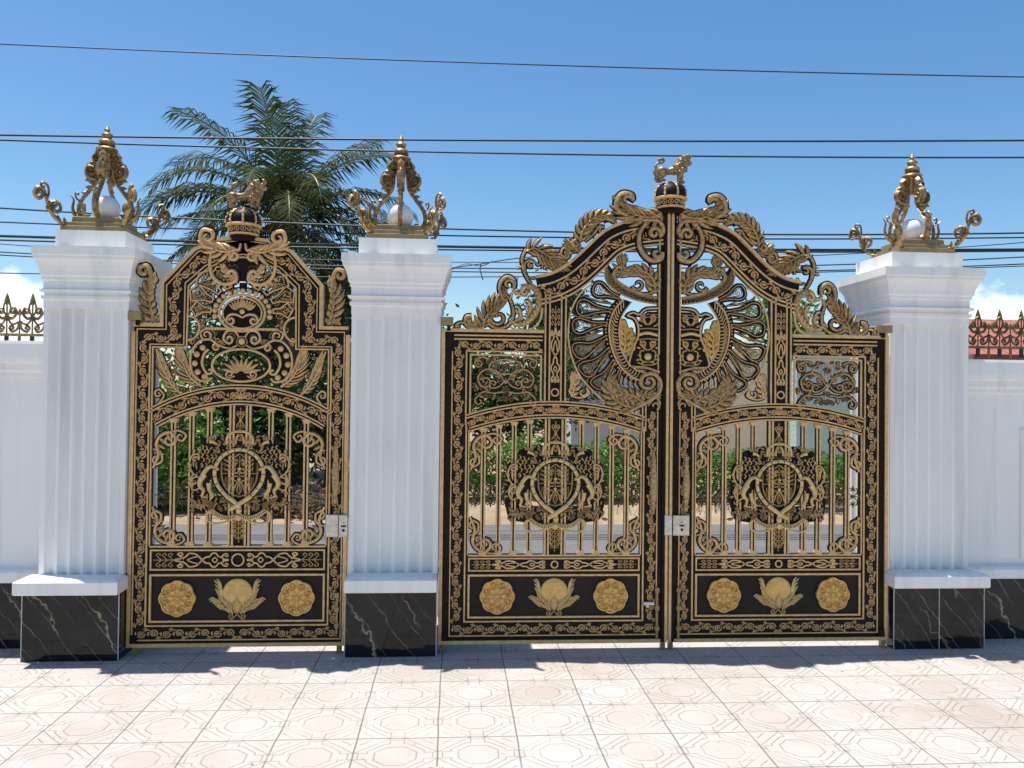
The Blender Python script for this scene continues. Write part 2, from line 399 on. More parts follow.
def rosette(parent, u, v, r, mirror):
    mb = MB(); n = 64
    out = [(r*(.925 + .075*abs(cos(4*a)))*cos(a), r*(.925 + .075*abs(cos(4*a)))*sin(a)) for a in [2*pi*k/n for k in range(n)]]
    mb.rings([[(x*q, y*q, w) for x, y in out] for q, w in ((1, .004), (1, .016), (.97, .022), (.91, .022), (.88, .012))], 0)
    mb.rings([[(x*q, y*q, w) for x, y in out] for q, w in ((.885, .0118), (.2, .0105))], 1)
    for k in range(8):
        a = 2*pi*k/8 + pi/8; c = (r*.66*cos(a), r*.66*sin(a))
        mb.rib(spir(c, r*.23, a + pi/2, .95, 12, .55), r*.075, .010, .012, 'tri', 0)
        mb.rib(spir(c, r*.12, a - pi/2, -.9, 8, .4), r*.06, .010, .011, 'tri', 0)
        for s in (1, -1): mb.rib([(r*.40*cos(a + s*.18), r*.40*sin(a + s*.18)), (r*.58*cos(a + s*.30), r*.58*sin(a + s*.30)), (r*.78*cos(a + s*.34), r*.78*sin(a + s*.34))], [.002, r*.09, .002], .010, .011, 'tri', 0)
        mb.lobe((r*.10*cos(a), r*.10*sin(a)), a, r*.32, r*.20, .011, .008, 0)
        mb.disc((r*.80*cos(a + pi/8), r*.80*sin(a + pi/8)), r*.05, .010, .007, 0, 8)
    mb.disc((0, 0), r*.12, .012, .010, 0, 12)
    mb.v = [(x + u, y, z + v) for x, y, z in mb.v]
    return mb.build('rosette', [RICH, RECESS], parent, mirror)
def lotus(parent, u, v, sc, mirror):
    mb = MB()
    T = lambda q: [(u + a*sc, v + b*sc) for a, b in q]
    mb.disc((u, v + .028*sc), .094*sc, .004, .012, 0, 32)
    for g in (1, -1):
        G = lambda q: T([(a*g, b) for a, b in q])
        mb.rib(G(crv([(.078, -.045), (.100, .00), (.108, .05), (.116, .10), (.130, .122)])), lambda t: .030*sc*sin(pi*(.12 + .86*t)) + .001, .006, .012, 'tri', 1)
        mb.rib(G(crv([(.050, -.075), (.100, -.055), (.132, -.022), (.158, -.004), (.178, -.012)])), lambda t: .032*sc*sin(pi*(.12 + .86*t)) + .001, .007, .013, 'tri', 1)
        for k in range(5): mb.lobe(T([(g*(.095 + .007*k), -.02 + .028*k)])[0], (pi/2 - .75 if g > 0 else pi/2 + .75), .034*sc, .010*sc, .012, .008, 1)
        for k in range(5): mb.lobe(T([(g*(.085 + .015*k), -.060 + .012*k)])[0], (-.35 if g > 0 else pi + .35), .026*sc, .010*sc, .014, .008, 1)
        for k in range(6): mb.lobe(T([(g*(.012 + .018*k), -.092 + .010*k*k*.45)])[0], pi/2 - g*(.15 + .10*k), (.075 - .004*k)*sc, .020*sc, .014 + .002*(k % 2), .012, 1)
        for k in range(5): mb.lobe(T([(g*(.022 + .018*k), -.098 + .010*k*k*.45)])[0], pi/2 - g*(.55 + .12*k), .050*sc, .016*sc, .020, .010, 1)
        mb.rib(G(vol(crv([(.0, -.095), (.012, -.115), (.035, -.135), (.05, -.12)]), (.036, -.115), .9)), .009*sc, .006, .007, 'tri', 2)
    mb.lobe(T([(0, -.09)])[0], pi/2, .095*sc, .04*sc, .018, .012, 0)
    mb.lobe(T([(0, -.045)])[0], pi/2, .035*sc, .018*sc, .028, .008, 1)
    return mb.build('lotus_ornament', [RICH, RINGG, GOLD], parent, mirror)

def coat_of_arms(parent, u0, v0, mirror):
    """royal style arms: ring, shield, crown, two supporters, foliage and ribbon. Traced units: 1 = 1/867 m"""
    root_mb = MB(); k = 1/867
    T = lambda q: [(u0 + (x - 318)*k, v0 + (345 - y)*k) for x, y in q]
    P = lambda x, y: T([(x, y)])[0]
    FG = lambda g: (lambda q: T([(x if g > 0 else 636 - x, y) for x, y in q]))
    # backing
    root_mb.poly(T(ell((318, 345), 118, 135, 30)), -.004, .006, 0)
    root_mb.box(P(300, 0)[0], P(336, 0)[0], P(0, 720)[1], P(0, 480)[1], -.004, .006, 0)
    root_mb.rib(T([(60, 520), (180, 545), (318, 560), (456, 545), (576, 520)]), [.02, .06, .06, .06, .02], -.006, .010, 'box', 0)
    o = root_mb.build('coat_of_arms', BLACK, parent, mirror)
    # garter ring
    mb = MB()
    ring = crv([(300, 512), (245, 470), (195, 405), (180, 335), (205, 265), (255, 222), (318, 206), (381, 222), (431, 265), (456, 335), (441, 405), (391, 470), (336, 512)], 5)
    mb.rib(T(ring), .027, .016, .010, 'round', 0)
    mb.rib(T(ring), .040, .008, .010, 'box', 1)
    mb.rib(T(crv([(391, 472), (345, 505), (300, 535), (272, 548)])), .030, .026, .010, 'round', 0)
    mb.rib(T(crv([(250, 475), (290, 503), (320, 535), (322, 575)])), .030, .022, .010, 'round', 0)
    for i in range(4, len(ring) - 4, 3):
        a = ring[i]; b = ring[i + 1]; d = hypot(b[0] - a[0], b[1] - a[1]); nx, ny = -(b[1] - a[1])/d, (b[0] - a[0])/d
        mb.rib(T([(a[0] + nx*9, a[1] + ny*9), (a[0] - nx*9, a[1] - ny*9)]), .0035, .0275, .002, 'box', 1)
    mb.build('garter', [RINGG, BLACK], o, mirror, True)
    # shield
    mb = MB()
    sh = crv([(318, 232), (350, 250), (412, 240), (420, 300), (415, 380), (385, 440), (318, 478), (251, 440), (221, 380), (216, 300), (224, 240), (286, 250)], 4, True)
    mb.rib(T(sh), .010, .006, .010, 'tri', 0, True)
    mb.rib(T([(318, 245), (318, 470)]), .006, .006, .006, 'tri', 0); mb.rib(T([(222, 345), (414, 345)]), .006, .006, .006, 'tri', 0)
    for cx in (268, 368):
        for i in range(3):       # little walking lions as curls
            y = 268 + 26*i
            mb.rib(T(crv([(cx - 30, y + 6), (cx - 12, y), (cx + 12, y + 2), (cx + 30, y - 8)])), .0075, .008, .008, 'tri', 0)
            for dx in (-20, -5, 10, 22): mb.rib(T([(cx + dx, y), (cx + dx + 4, y + 13)]), .005, .008, .006, 'tri', 0)
            mb.rib(T(spir((cx - 34, y - 4), 8, 0, 1, 8)), .005, .008, .006, 'tri', 0)
    for g in (1, -1):
        G = FG(g)
        mb.rib(G(vol(crv([(310, 360), (280, 365), (262, 392), (278, 415)]), (290, 396), -.9)), .009, .008, .009, 'tri', 0)
        mb.rib(G(vol(crv([(300, 300), (285, 280), (300, 262), (312, 275)]), (302, 282), -.9)), .008, .010, .009, 'tri', 0)
        mb.rib(G(crv([(300, 315), (285, 330), (300, 342), (316, 330)])), .009, .010, .009, 'tri', 0)
        for i in range(4): mb.rib(G([(240 + 9*i, 365), (238 + 11*i, 425)]), .004, .008, .006, 'tri', 0)
        mb.rib(G(crv([(318, 385), (300, 410), (285, 450)])), .010, .010, .010, 'tri', 0)
        mb.rib(G(crv([(318, 400), (305, 440), (318, 465)])), .007, .010, .010, 'tri', 0)
    mb.disc(P(318, 378), .012, .010, .010, 0); mb.disc(P(318, 318), .012, .012, .010, 0)
    mb.build('shield', [RINGG], o, mirror)
    # crown
    mb = MB()
    mb.poly(T(crv([(240, 212), (230, 150), (272, 106), (318, 78), (364, 106), (406, 150), (396, 212)], 4)), -.004, .004, 1)
    mb.rib(T(crv([(246, 196), (318, 205), (390, 196)])), .028, .004, .016, 'round', 0)
    mb.rib(T(crv([(250, 180), (318, 188), (386, 180)])), .006, .004, .012, 'tri', 0)
    for i in range(7): mb.disc(P(256 + 20.6*i, 196 + 6*(1 - abs(i - 3)/3)), .007, .014, .010, 1, 8)
    for g in (1, -1):
        G = FG(g)
        mb.rib(G(crv([(318, 104), (282, 106), (247, 136), (246, 178)])), .019, .006, .012, 'round', 0)
        mb.rib(G(crv([(312, 118), (298, 140), (296, 176)])), .013, .006, .012, 'round', 0)
        for x in (262, 286): mb.rib(G(spir((x, 160), 11, 0, 1.3, 12)), .0085, .008, .008, 'tri', 0)
        mb.lobe(G([(270, 172)])[0], pi/2, .026, .014, .010, .010, 0)
    mb.rib(T(spir((318, 140), 20, -pi/2, 1.6, 18)), .008, .010, .010, 'tri', 0)
    mb.rib(T([(318, 112), (318, 82)]), .010, .006, .012, 'tri', 0); mb.rib(T([(304, 95), (332, 95)]), .010, .006, .012, 'tri', 0)
    mb.build('crown', [RINGG, BLACK], o, mirror)
    # supporters
    for g in (1, -1):
        G = FG(g); mb = MB(); rn_ = random.Random(9)
        body = crv([(150, 175), (150, 230), (165, 280), (150, 330), (118, 380), (105, 430), (130, 470)])
        mb.rib(G(body), [(.080 + .03*sin(pi*i/(len(body) - 1))) for i in range(len(body))], -.006, .016, 'round', 1)
        mb.rib(G(crv([(205, 322), (165, 305), (140, 315), (118, 345), (105, 375)])), [.020 + .016*(i/20) for i in range(21)], .012, .018, 'round', 0)      # raised foreleg and shoulder
        mb.rib(G(crv([(122, 350), (98, 390), (100, 420), (118, 440), (112, 470)])), lambda t: .042*(1 - .6*t), .010, .018, 'round', 0)                        # thigh and shank
        mb.rib(G(crv([(145, 400), (150, 440), (170, 470), (160, 490)])), lambda t: .034*(1 - .6*t), .006, .016, 'round', 0)
        mb.rib(G(crv([(105, 468), (120, 480), (145, 482)])), lambda t: .020*(1 - .5*t), .012, .012, 'round', 0)
        mb.disc(G([(160, 172)])[0], .030, .004, .022, 1, 12)
        mb.rib(G(crv([(150, 160), (172, 165), (190, 178)])), lambda t: .034*(1 - .55*t), .014, .016, 'round', 0)                                              # muzzle
        mb.rib(G([(135, 148), (160, 142), (185, 148)]), .010, .012, .014, 'tri', 0)
        for x in (138, 152, 168, 182): mb.lobe(G([(x, 146)])[0], pi/2, .022, .011, .012, .012, 0)
        for i in range(20):          # mane locks
            x = 104 + (i % 4)*26 + 10*(i//4 % 2) + rn_.uniform(-5, 5); y = 182 + (i//4)*25 + rn_.uniform(-6, 6)
            mb.rib(G(crv([(x, y), (x + 10, y + 12), (x - 2, y + 28)])), [.0085]*9 + [.003]*2, .008 + .003*(i % 3), .014, 'tri', 0)
        mb.rib(G(vol(crv([(95, 430), (60, 440), (42, 395), (60, 350), (90, 370)]), (70, 392), -.8)), .012, .006, .012, 'round', 0)
        mb.rib(G(vol(crv([(60, 350), (35, 300), (50, 245), (85, 235), (88, 268)]), (68, 265), -.9)), .013, .006, .012, 'round', 0)
        mb.rib(G(crv([(60, 350), (40, 290), (62, 240)])), .030, -.006, .010, 'box', 1)
        for q, an in (((45, 300), 2.6), ((40, 420), 3.4), ((60, 230), 1.6), ((88, 230), 1.2), ((50, 330), 3.0)):
            mb.lobe(G([q])[0], an if g > 0 else pi - an, .032, .016, .006, .012, 0, 0, 1)
        mb.build('supporter', [RINGG, BLACK], o, mirror)
    # mantling foliage and ribbon
    for g in (1, -1):
        mb = MB(); rnd = random.Random(3); G = FG(g)
        mb.poly(G(crv([(300, 500), (300, 575), (210, 590), (120, 575), (50, 560), (28, 500), (22, 430), (25, 300), (40, 225), (95, 215), (100, 150), (185, 135), (236, 120), (245, 215), (205, 262), (150, 300), (110, 330), (80, 400), (90, 470), (150, 475)], 4, True)), -.012, -.004, 1)
        for i in range(14):
            x = 195 + rnd.random()*50; y = 130 + rnd.random()*110
            mb.lobe(G([(x, y)])[0], rnd.uniform(1.2, 3.0) if g > 0 else pi - rnd.uniform(1.2, 3.0), .034, .014, .002 + .006*rnd.random(), .013, 0, rnd.uniform(-1, 1), 1)
        for i in range(16):
            y = 200 + rnd.random()*290; x = 30 + rnd.random()*60 + 30*abs(y - 330)/160
            mb.lobe(G([(x, y)])[0], rnd.random()*6.28, .030 + .012*rnd.random(), .013, -.002 + .006*rnd.random(), .012, 0, rnd.uniform(-1, 1), 1)
        for i in range(30):
            x = 35 + rnd.random()*255; y = 468 + rnd.random()*100 + (x - 160)*.10
            a = rnd.random()*6.28
            mb.lobe(G([(x, y)])[0], a, .030 + .014*rnd.random(), .0125, .004 + .008*rnd.random(), .013, 0, rnd.uniform(-1, 1), 1)
        for i in range(12):
            x = 70 + rnd.random()*200; y = 490 + rnd.random()*70
            mb.rib(G(spir((x, y), 12, rnd.random()*6, 1.3, 12)), .0065, .014, .008, 'tri', 0)
        for i in range(9):
            a = 2.0 + i*.42; mb.lobe(G([(70 + 6*i, 520 - 5*(i % 3))])[0], a if g > 0 else pi - a, .05, .018, .006, .012, 0, .3, 1)
        mb.build('mantling', [ARMG, BLACK], o, mirror)
    mb = MB()
    for g in (1, -1):
        G = FG(g)
        rb = crv([(165, 555), (205, 585), (255, 600), (305, 590), (330, 570)])
        mb.rib(G(rb), .030, .018, .008, 'bev', 0)
        for i in range(1, len(rb) - 1):
            a, b = rb[i], rb[i + 1]; d = hypot(b[0] - a[0], b[1] - a[1]); nx, ny = -(b[1] - a[1])/d, (b[0] - a[0])/d
            mb.rib(G([(a[0] + nx*8, a[1] + ny*8), (a[0] - nx*8, a[1] - ny*8)]), .0045, .0255, .002, 'box', 1)
        mb.rib(G(vol(crv([(165, 555), (140, 580), (148, 618), (190, 632), (250, 622), (300, 600)]), (300, 600), 0)[:-1]), lambda t: .020*(1 - .5*t), .010, .010, 'round', 0)
        for i in range(4):
            y = 612 + 28*i; mb.rib(G(vol(crv([(318, y + 22), (296, y + 10), (282, y - 6), (298, y - 14)]), (300, y - 2), -.8)), .0085, .008, .008, 'tri', 0)
    mb.rib(T([(318, 590), (318, 725)]), .008, .008, .010, 'tri', 0)
    mb.disc(P(318, 598), .024, .022, .014, 0); mb.disc(P(322, 556), .020, .024, .014, 0)
    mb.build('motto_ribbon', [RINGG, BLACK], o, mirror)
    return o

def corner_scroll(parent, u, v, gx, gy, sc, mirror):
    mb = MB(); T = lambda q: [(u + gx*a*sc, v + gy*b*sc) for a, b in q]
    stroke(mb, T(vol(crv([(.0, .26), (.035, .17), (.02, .09), (.05, .035), (.11, .012), (.15, .05)]), (.105, .065), .9)), .024*sc, .0, .018, 0, 1)
    stroke(mb, T(vol(crv([(.0, .13), (.05, .15), (.06, .21), (.025, .235)]), (.025, .2), .8)), .017*sc, .002, .016, 0, 1)
    stroke(mb, T(vol(crv([(.10, .012), (.17, .0), (.22, .03), (.20, .07)]), (.185, .042), .8)), .016*sc, .002, .016, 0, 1)
    for p, a in (((.04, .05), .8), ((.03, .1), .5), ((.09, .02), 1.2), ((.02, .15), .3)):
        q = T([p])[0]; e = T([(p[0] + cos(a), p[1] + sin(a))])[0]
        mb.lobe(q, atan2(e[1] - q[1], e[0] - q[0]), .06*sc, .022*sc, .004, .016, 0, 0, 1)
    return mb.build('corner_scroll', [GOLD, BLACK], parent, mirror)
def bar(parent, u, v0, v1, mirror, w=.030):
    mb = MB(); mb.box(u - w/2, u + w/2, v0, v1, -.030, -.004, 1)
    for s in (-1, 1): mb.box(u + s*w*.36 - .0055, u + s*w*.36 + .0055, v0, v1, -.0025, .004, 0)
    for v, d in ((v0, 1), (v1, -1)):
        mb.box(u - w*.85, u + w*.85, min(v, v + d*.012), max(v, v + d*.012), -.033, .009, 0)
        mb.box(u - w*.68, u + w*.68, min(v + d*.012, v + d*.026), max(v + d*.012, v + d*.026), -.031, .007, 0)
    return mb.build('bar', [GOLD, BLACK], parent, mirror)
def bar_ornament(parent, u, v, mirror):
    mb = MB()
    for gy in (1, -1):
        for gx in (1, -1):
            mb.rib([(u + gx*a, v + gy*b) for a, b in vol(crv([(.004, 0), (.030, .028), (.024, .060), (.006, .052)]), (.012, .046), .7 )], .008, -.014, .010, 'tri', 0)
        mb.lobe((u, v + gy*.05), gy*pi/2, .03, .014, -.014, .010, 0)
    mb.disc((u, v), .013, -.016, .016, 0, 10); mb.rib([(u - .05, v), (u + .05, v)], .007, -.016, .007, 'tri', 0)
    return mb.build('bar_ornament', [IRONG], parent, mirror)
IRONG = mat('dark bronze paint', (.10, .07, .035), .42, .4, build=worn((.22, .15, .06), 50, .2))

def blob(bm, p, r, s=(1, 1, 1)):
    mt = Matrix.Translation(p) @ Matrix.Diagonal((r*s[0], r*s[1], r*s[2], 1))
    bmesh.ops.create_uvsphere(bm, u_segments=10, v_segments=7, radius=1, matrix=mt)
def chain(bm, pts, rs):
    for (a, b, ra, rb) in zip(pts, pts[1:], rs, rs[1:]):
        a, b = Vector(a), Vector(b); n = max(2, int((b - a).length/(min(ra, rb)*.6)) + 1)
        for i in range(n + 1): blob(bm, a.lerp(b, i/n), ra + (rb - ra)*i/n)
def lion_statue(parent, u, v, mirror):
    bm = bmesh.new()
    chain(bm, [(-.075, 0, .098), (-.02, 0, .090), (.04, 0, .108), (.062, 0, .125)], [.038, .031, .040, .046])
    chain(bm, [(.062, 0, .125), (.080, 0, .180)], [.060, .050]); blob(bm, (.108, 0, .186), .034)
    chain(bm, [(.118, 0, .180), (.146, 0, .172)], [.024, .017]); blob(bm, (.142, 0, .157), .011)
    for y in (-.022, .022): blob(bm, (.078, y, .214), .010)
    for y, d in ((-.020, 0), (.020, -.018)):
        chain(bm, [(-.075 + d, y, .09), (-.062 + d, y, .055), (-.088 + d, y, .03), (-.080 + d, y, .008), (-.055 + d, y, .006)], [.038, .026, .016, .015, .013])
        chain(bm, [(.055 - d*1.2, y, .10), (.060 - d*1.4, y, .05), (.058 - d*1.4, y, .008), (.076 - d*1.4, y, .004)], [.030, .019, .015, .015])
    chain(bm, [(-.10, 0, .105), (-.118, 0, .135), (-.100, 0, .165), (-.062, 0, .168), (-.048, 0, .190), (-.062, 0, .207), (-.085, 0, .198)], [.011, .010, .010, .009, .009, .011, .016])
    rn = random.Random(5)
    for i in range(90):
        a = rn.random()*6.28; t = rn.random()
        blob(bm, (.066 + .034*t + .058*cos(a)*.8, .056*sin(a)*1.0, .075 + .150*t + .02*cos(a)), .0135)
    me = bpy.data.meshes.new('lion_statue'); bm.to_mesh(me); bm.free()
    if mirror: pass
    me.materials.append(LIONG); o = bpy.data.objects.new('lion_statue', me); COL.objects.link(o); o.parent = parent; o.location = (u, 0, v)
    o.scale = (.93, .95, .76)
    md = o.modifiers.new('weld into one skin', 'REMESH'); md.mode = 'VOXEL'; md.voxel_size = .0045; md.use_smooth_shade = True
    ms = o.modifiers.new('smooth', 'SMOOTH'); ms.iterations = 2
    return o
def gate_crown(parent, u, v):
    mb = MB(); mb.M = lambda a, b, c: (a*.93 + u, c*.93, b + v)
    mb.lathe([(.085, -.02), (.085, 0), (.095, .003), (.098, .014)], 28, 1)
    mb.lathe([(.098, .014), (.106, .018), (.107, .027), (.100, .031)], 28, 0)
    mb.lathe([(.100, .030), (.106, .070)], 28, 1)
    mb.lathe([(.106, .070), (.124, .076), (.126, .086), (.118, .092)], 28, 0)
    mb.lathe([(.116, .090), (.120, .115), (.112, .145), (.092, .172), (.060, .190), (.02, .198)], 28, 1)
    mb.lathe([(.020, .194), (.018, .208), (.004, .214)], 12, 0)
    for k in range(8):
        a = 2*pi*k/8 + .2; mb.M = lambda r, z, w: (.93*r*cos(a) - w*sin(a) + u, .93*r*sin(a) + w*cos(a), z + v)
        mb.rib(crv([(.119, .090), (.123, .115), (.115, .146), (.094, .174), (.060, .193), (.015, .202)], 3), .007, 0, .007, 'dia', 0)
        for zz, rr in ((.105, .121), (.135, .117), (.160, .106), (.180, .083)): mb.disc((rr + .004, zz), .008, -.006, .012, 0, 8)
    for k in range(14):
        a = 2*pi*k/14; mb.M = lambda p, z, w: (.93*(.1055 + w)*cos(a + p/.105) + u, .93*(.1055 + w)*sin(a + p/.105), z + v)
        mb.rib(ell((0, .051), .019, .014, 12), .0055, 0, .005, 'tri', 0, True); mb.disc((0, .051), .006, 0, .006, 0, 8)
    return mb.build('crown', [GOLD, BLACK], parent, False, True)
def handle(parent, u, v, mirror):
    mb = MB(); mb.M = lambda a, b, c: (a + u, c - .055, b + v)
    mb.lathe([(.004, -.20), (.012, -.195), (.009, -.18), (.020, -.165), (.012, -.15), (.014, -.14), (.020, -.10), (.024, -.02), (.020, .06), (.013, .10), (.018, .115), (.012, .13), (.015, .15), (.008, .185), (.002, .20)], 14, 0)
    for z in (-.15, .12): mb.box(-.008, .008, z - .008, z + .008, -.0, .06, 0)
    return mb.build('pull_handle', LEAFG, parent, mirror, True)
def lock(parent, u0, u1, v0, v1, split, mirror):
    mb = MB(); mb.box(u0, split - .002, v0, v1, .0, .030, 0, .003); mb.box(split + .002, u1, v0, v1, .0, .040, 0, .003)
    c = ((split + u1)/2 + .004, (v0 + v1)/2)
    mb.disc((c[0], c[1] - .028), .010, .040, .005, 1, 12, False); mb.disc((c[0], c[1] + .02), .008, .040, .008, 0, 12)
    mb.box(c[0] - .016, c[0] + .016, c[1] - .006, c[1] + .006, .040, .043, 1)
    return mb.build('lock', [STEEL, IRON], parent, mirror)
def hinge(parent, u, v, mirror, top=True):
    mb = MB()
    mb.box(u - .055, u + .03, v, v + .055, -.02, .05, 0, .004); mb.box(u - .012, u + .012, v - .035, v, -.01, .03, 1)
    return mb.build('hinge', [PLATEG, BLACK], parent, mirror)
def floor_bolt(parent, u, v0, v1, mirror):
    mb = MB(); mb.box(u - .007, u + .007, v0, v1, .006, .024, 0)
    for q in (.15, .55, .9): mb.box(u - .014, u + .014, v0 + (v1 - v0)*q, v0 + (v1 - v0)*q + .03, .004, .030, 0)
    return mb.build('drop_bolt', [PLATEG], parent, mirror)

def lower_half(g, U, mirror):
    """everything below the arch; U holds the leaf's own measures"""
    c = U['c']; a = U['a']                       # centre and half width of the opening
    mb = MB(); tr = MB(); sc = MB()
    l, r = U['l'], U['r']
    # black structural plates (stiles, rails, panel)
    t0 = U['stop']
    mb.box(l, c - a, .02, t0, -.045, 0, 0); mb.box(c + a, r, .02, U.get('rtop', t0), -.045, 0, 0)
    if 'rtop' in U: mb.box(1.492, r, U['rtop'], t0, -.045, 0, 0)
    mb.box(c - a, c + a, .02, U['pb'], -.045, 0, 0)
    mb.box(c - a, c + a, U['pt'], U['ob'], -.043, 0, 0)
    band = U['arc_c']
    mb.rib(band, U['arc_w'], -.043, .041, 'box', 0)
    mb.build('frame', BLACK, g, mirror)
    p = MB(); p.box(c - a, c + a, U['pb'], U['pt'], -.030, -.006, 0); p.build('lower_panel', PANEL, g, mirror)
    # gold trim
    def ln(pts, w=.012, closed=False, h=.010): tr.rib(pts, w, .001, h, 'bev', 0, closed)
    tr.rib([(l, t0), (l, .03), (r, .03), (r, t0)] if U['openr'] else [(l, t0), (l, .03), (r, .03)], .024, -.05, .062, 'box', 0)
    e = .008
    ln([(c - a + e, U['pb'] + e), (c + a - e, U['pb'] + e), (c + a - e, U['pt'] - e), (c - a + e, U['pt'] - e)], .015, True)
    ln([(c - a + e, U['sb'] + e), (c + a - e, U['sb'] + e), (c + a - e, U['st'] - e), (c - a + e, U['st'] - e)], .012, True)
    ln([(c - a, U['ob'] - .006), (c + a, U['ob'] - .006)], .013)
    ln([(c - a - .020, U['vtop']), (c - a - .020, U['pb'] - .020), (c + a + .020, U['pb'] - .020), (c + a + .020, U['vtop'])], .012)
    ln([(U['bl'][0] - .010, U['vtopo']), (U['bl'][0] - .010, U['bb'][0] - .008), (U['br'][1] + .010, U['bb'][0] - .008), (U['br'][1] + .010, U['vtopo'])], .009)
    ln([(c - a - .002, U['ob']), (c - a - .002, U['vtopi'])], .010); ln([(c + a + .002, U['ob']), (c + a + .002, U['vtopi'])], .010)
    for o_ in (-U['arc_w']/2 + .006, -U['arc_w']/2 + .026, U['arc_w']/2 - .006, U['arc_w']/2 - .026):
        ln(offs(band, o_), .011)
    tr.build('frame_trim', GOLD, g, mirror)
    # scroll borders
    f = U['bl']; b = U['br']; vb = U['bb']
    w = f[1] - f[0]
    rinceau(sc, [((f[0] + f[1])/2, vb[1] + .01), ((f[0] + f[1])/2, U['vb_top'])], w, .001)
    w2 = b[1] - b[0]
    rinceau(sc, [((b[0] + b[1])/2, vb[1] + .01), ((b[0] + b[1])/2, U['vb_topr'])], w2, .001, 0, .0100, -1)
    rinceau(sc, [(c, (vb[0] + vb[1])/2), (f[0] + .01, (vb[0] + vb[1])/2)], vb[1] - vb[0], .001)
    rinceau(sc, [(c, (vb[0] + vb[1])/2), (b[1] - .01, (vb[0] + vb[1])/2)], vb[1] - vb[0], .001, 0, .0100, -1)
    n = len(band)//2
    aw = U['arc_w'] - .066
    rinceau(sc, band[n:], aw, .001); rinceau(sc, band[:n + 1][::-1], aw, .001, 0, .0100, -1)
    for k in range(5): sc.lobe((band[n][0], band[n][1] - aw*.4), pi/2 + (k - 2)*.5, aw*.75, aw*.25, .004, .010, 0)
    sc.build('border_scrollwork', GOLD, g, mirror)
    s = MB(); vm = (U['sb'] + U['st'])/2; hh = (U['st'] - U['sb'])/2 - .018
    strapwork(s, (c, vm), (1, 0), a - .02, hh); strapwork(s, (c, vm), (-1, 0), a - .02, hh, circle=False)
    s.build('strapwork', GOLD, g, mirror)
    pm = (U['pb'] + U['pt'])/2
    for q in (-1, 1): rosette(g, c + q*U['ros'], pm, .121, mirror)
    lotus(g, c, pm - .0, U.get('ls', 1.0), mirror)
    # bars
    Rr, top = U['Rr'], U['at']
    arch = lambda u: top - Rr + sqrt(Rr*Rr - (u - c)**2)
    for d in U['bars']:
        for q in (-1, 1): bar(g, c + q*d, U['ob'], arch(c + q*d) - .004, mirror, U.get('bw', .030))
    ds = U['bars'] + [a]
    for i in range(len(ds) - 1):
        for q in (-1, 1): bar_ornament(g, c + q*(ds[i] + ds[i + 1])/2, 1.02, mirror)
    m2 = MB(); cs = U['cs']
    m2.box(c - cs, c + cs, U['ob'] + .001, arch(c) - .004, -.034, -.003, 1)
    for q in (-1, 1):
        for d in (cs - .007, cs - .030): m2.box(c + q*d - .0065, c + q*d + .0065, U['ob'] + .001, arch(c) - .005, -.002, .008, 0)
    for v in (U['ob'] + .10, arch(c) - .10):
        for gx in (1, -1):
            for gy in (1, -1):
                m2.rib([(c + gx*x, v + gy*y) for x, y in vol(crv([(.003, 0), (.012, .02), (.026, .04), (.020, .055)]), (.016, .042), .8)], .008, -.002, .007, 'tri', 0)
        m2.rib([(c, v - .08), (c, v + .08)], .007, -.002, .007, 'tri', 0); m2.disc((c, v), .009, -.002, .010, 0, 8)
    m2.build('middle_strip', [GOLD, BLACK], g, mirror)
    for gx in (1, -1):
        corner_scroll(g, c - gx*(a - .012), U['ob'] + .008, gx, 1, U.get('cscale', .95), mirror)
        corner_scroll(g, c - gx*(a - .012), arch(c + a) - .010, gx, -1, U.get('cscale', .95), mirror)
    coat_of_arms(g, c, U['arms'], mirror)
    # black corner shoes
    k = MB()
    for u in (l + .012, ): k.box(u, u + .045, .045, .10, .001, .016, 0)
    k.build('corner_shoe', BLACK, g, mirror)

# ------------------------------------------------ pedestrian gate (single)
gx0 = -1.430
sg = thing('pedestrian_gate', 'single narrow arched black and gold gate with a lion on a crown', 'gate', (gx0*GS, 5.40, .0324)); sg.scale = (GS, GS, GS)
def t1(zx, zy):           # traced on the gate's own plane
    p = at(120 + zx/3.2, 160 + zy/3.2, YG); return (p[0] - gx0, p[1])
arcc, Rc = arc(0, .575, .166, 1.690, 24)
_, Ri = arc(0, .575, .166, 1.622, 24)
U1 = dict(c=0, a=.573, l=-.700, r=.700, openr=True, bl=(-.668, -.602), br=(.602, .668), bb=(.072, .138), pb=.178, pt=.500, sb=.520, st=.664, ob=.686,
          stop=2.10, vtop=2.005, vtopo=2.09, vtopi=2.0, vb_top=2.03, vb_topr=2.03, arc_c=arcc, arc_w=.140, Rr=Ri, at=1.622, ros=.388, bars=[.200, .316, .434],
          cs=.072, arms=1.165, bw=.032, ls=1.05)
lower_half(sg, U1, False)
# shoulder and hood
mb = MB(); tr = MB(); sc = MB()
hood = [(-.52, 2.10), (-.52, 2.43), (-.315, 2.655), (-.16, 2.722), (0, 2.745), (.16, 2.722), (.315, 2.655), (.52, 2.43), (.52, 2.10)]
inn = [(-.352, 2.012), (-.352, 2.41), (-.235, 2.525), (-.12, 2.59), (0, 2.61), (.12, 2.59), (.235, 2.525), (.352, 2.41), (.352, 2.012)]
for i in range(len(hood) - 1):
    mb.poly([hood[i], hood[i + 1], inn[i + 1], inn[i]], -.043, -.001, 0)
for s in (-1, 1):
    mb.poly([(s*.52, 2.10), (s*.352, 2.012), (s*.573, 2.0), (s*.70, 2.10)], -.0425, -.0012, 0)
    mb.poly([(s*.70, 2.10), (s*.70, 2.145), (s*.52, 2.145), (s*.52, 2.10)], -.0425, -.0012, 0)
mb.build('hood', BLACK, sg)
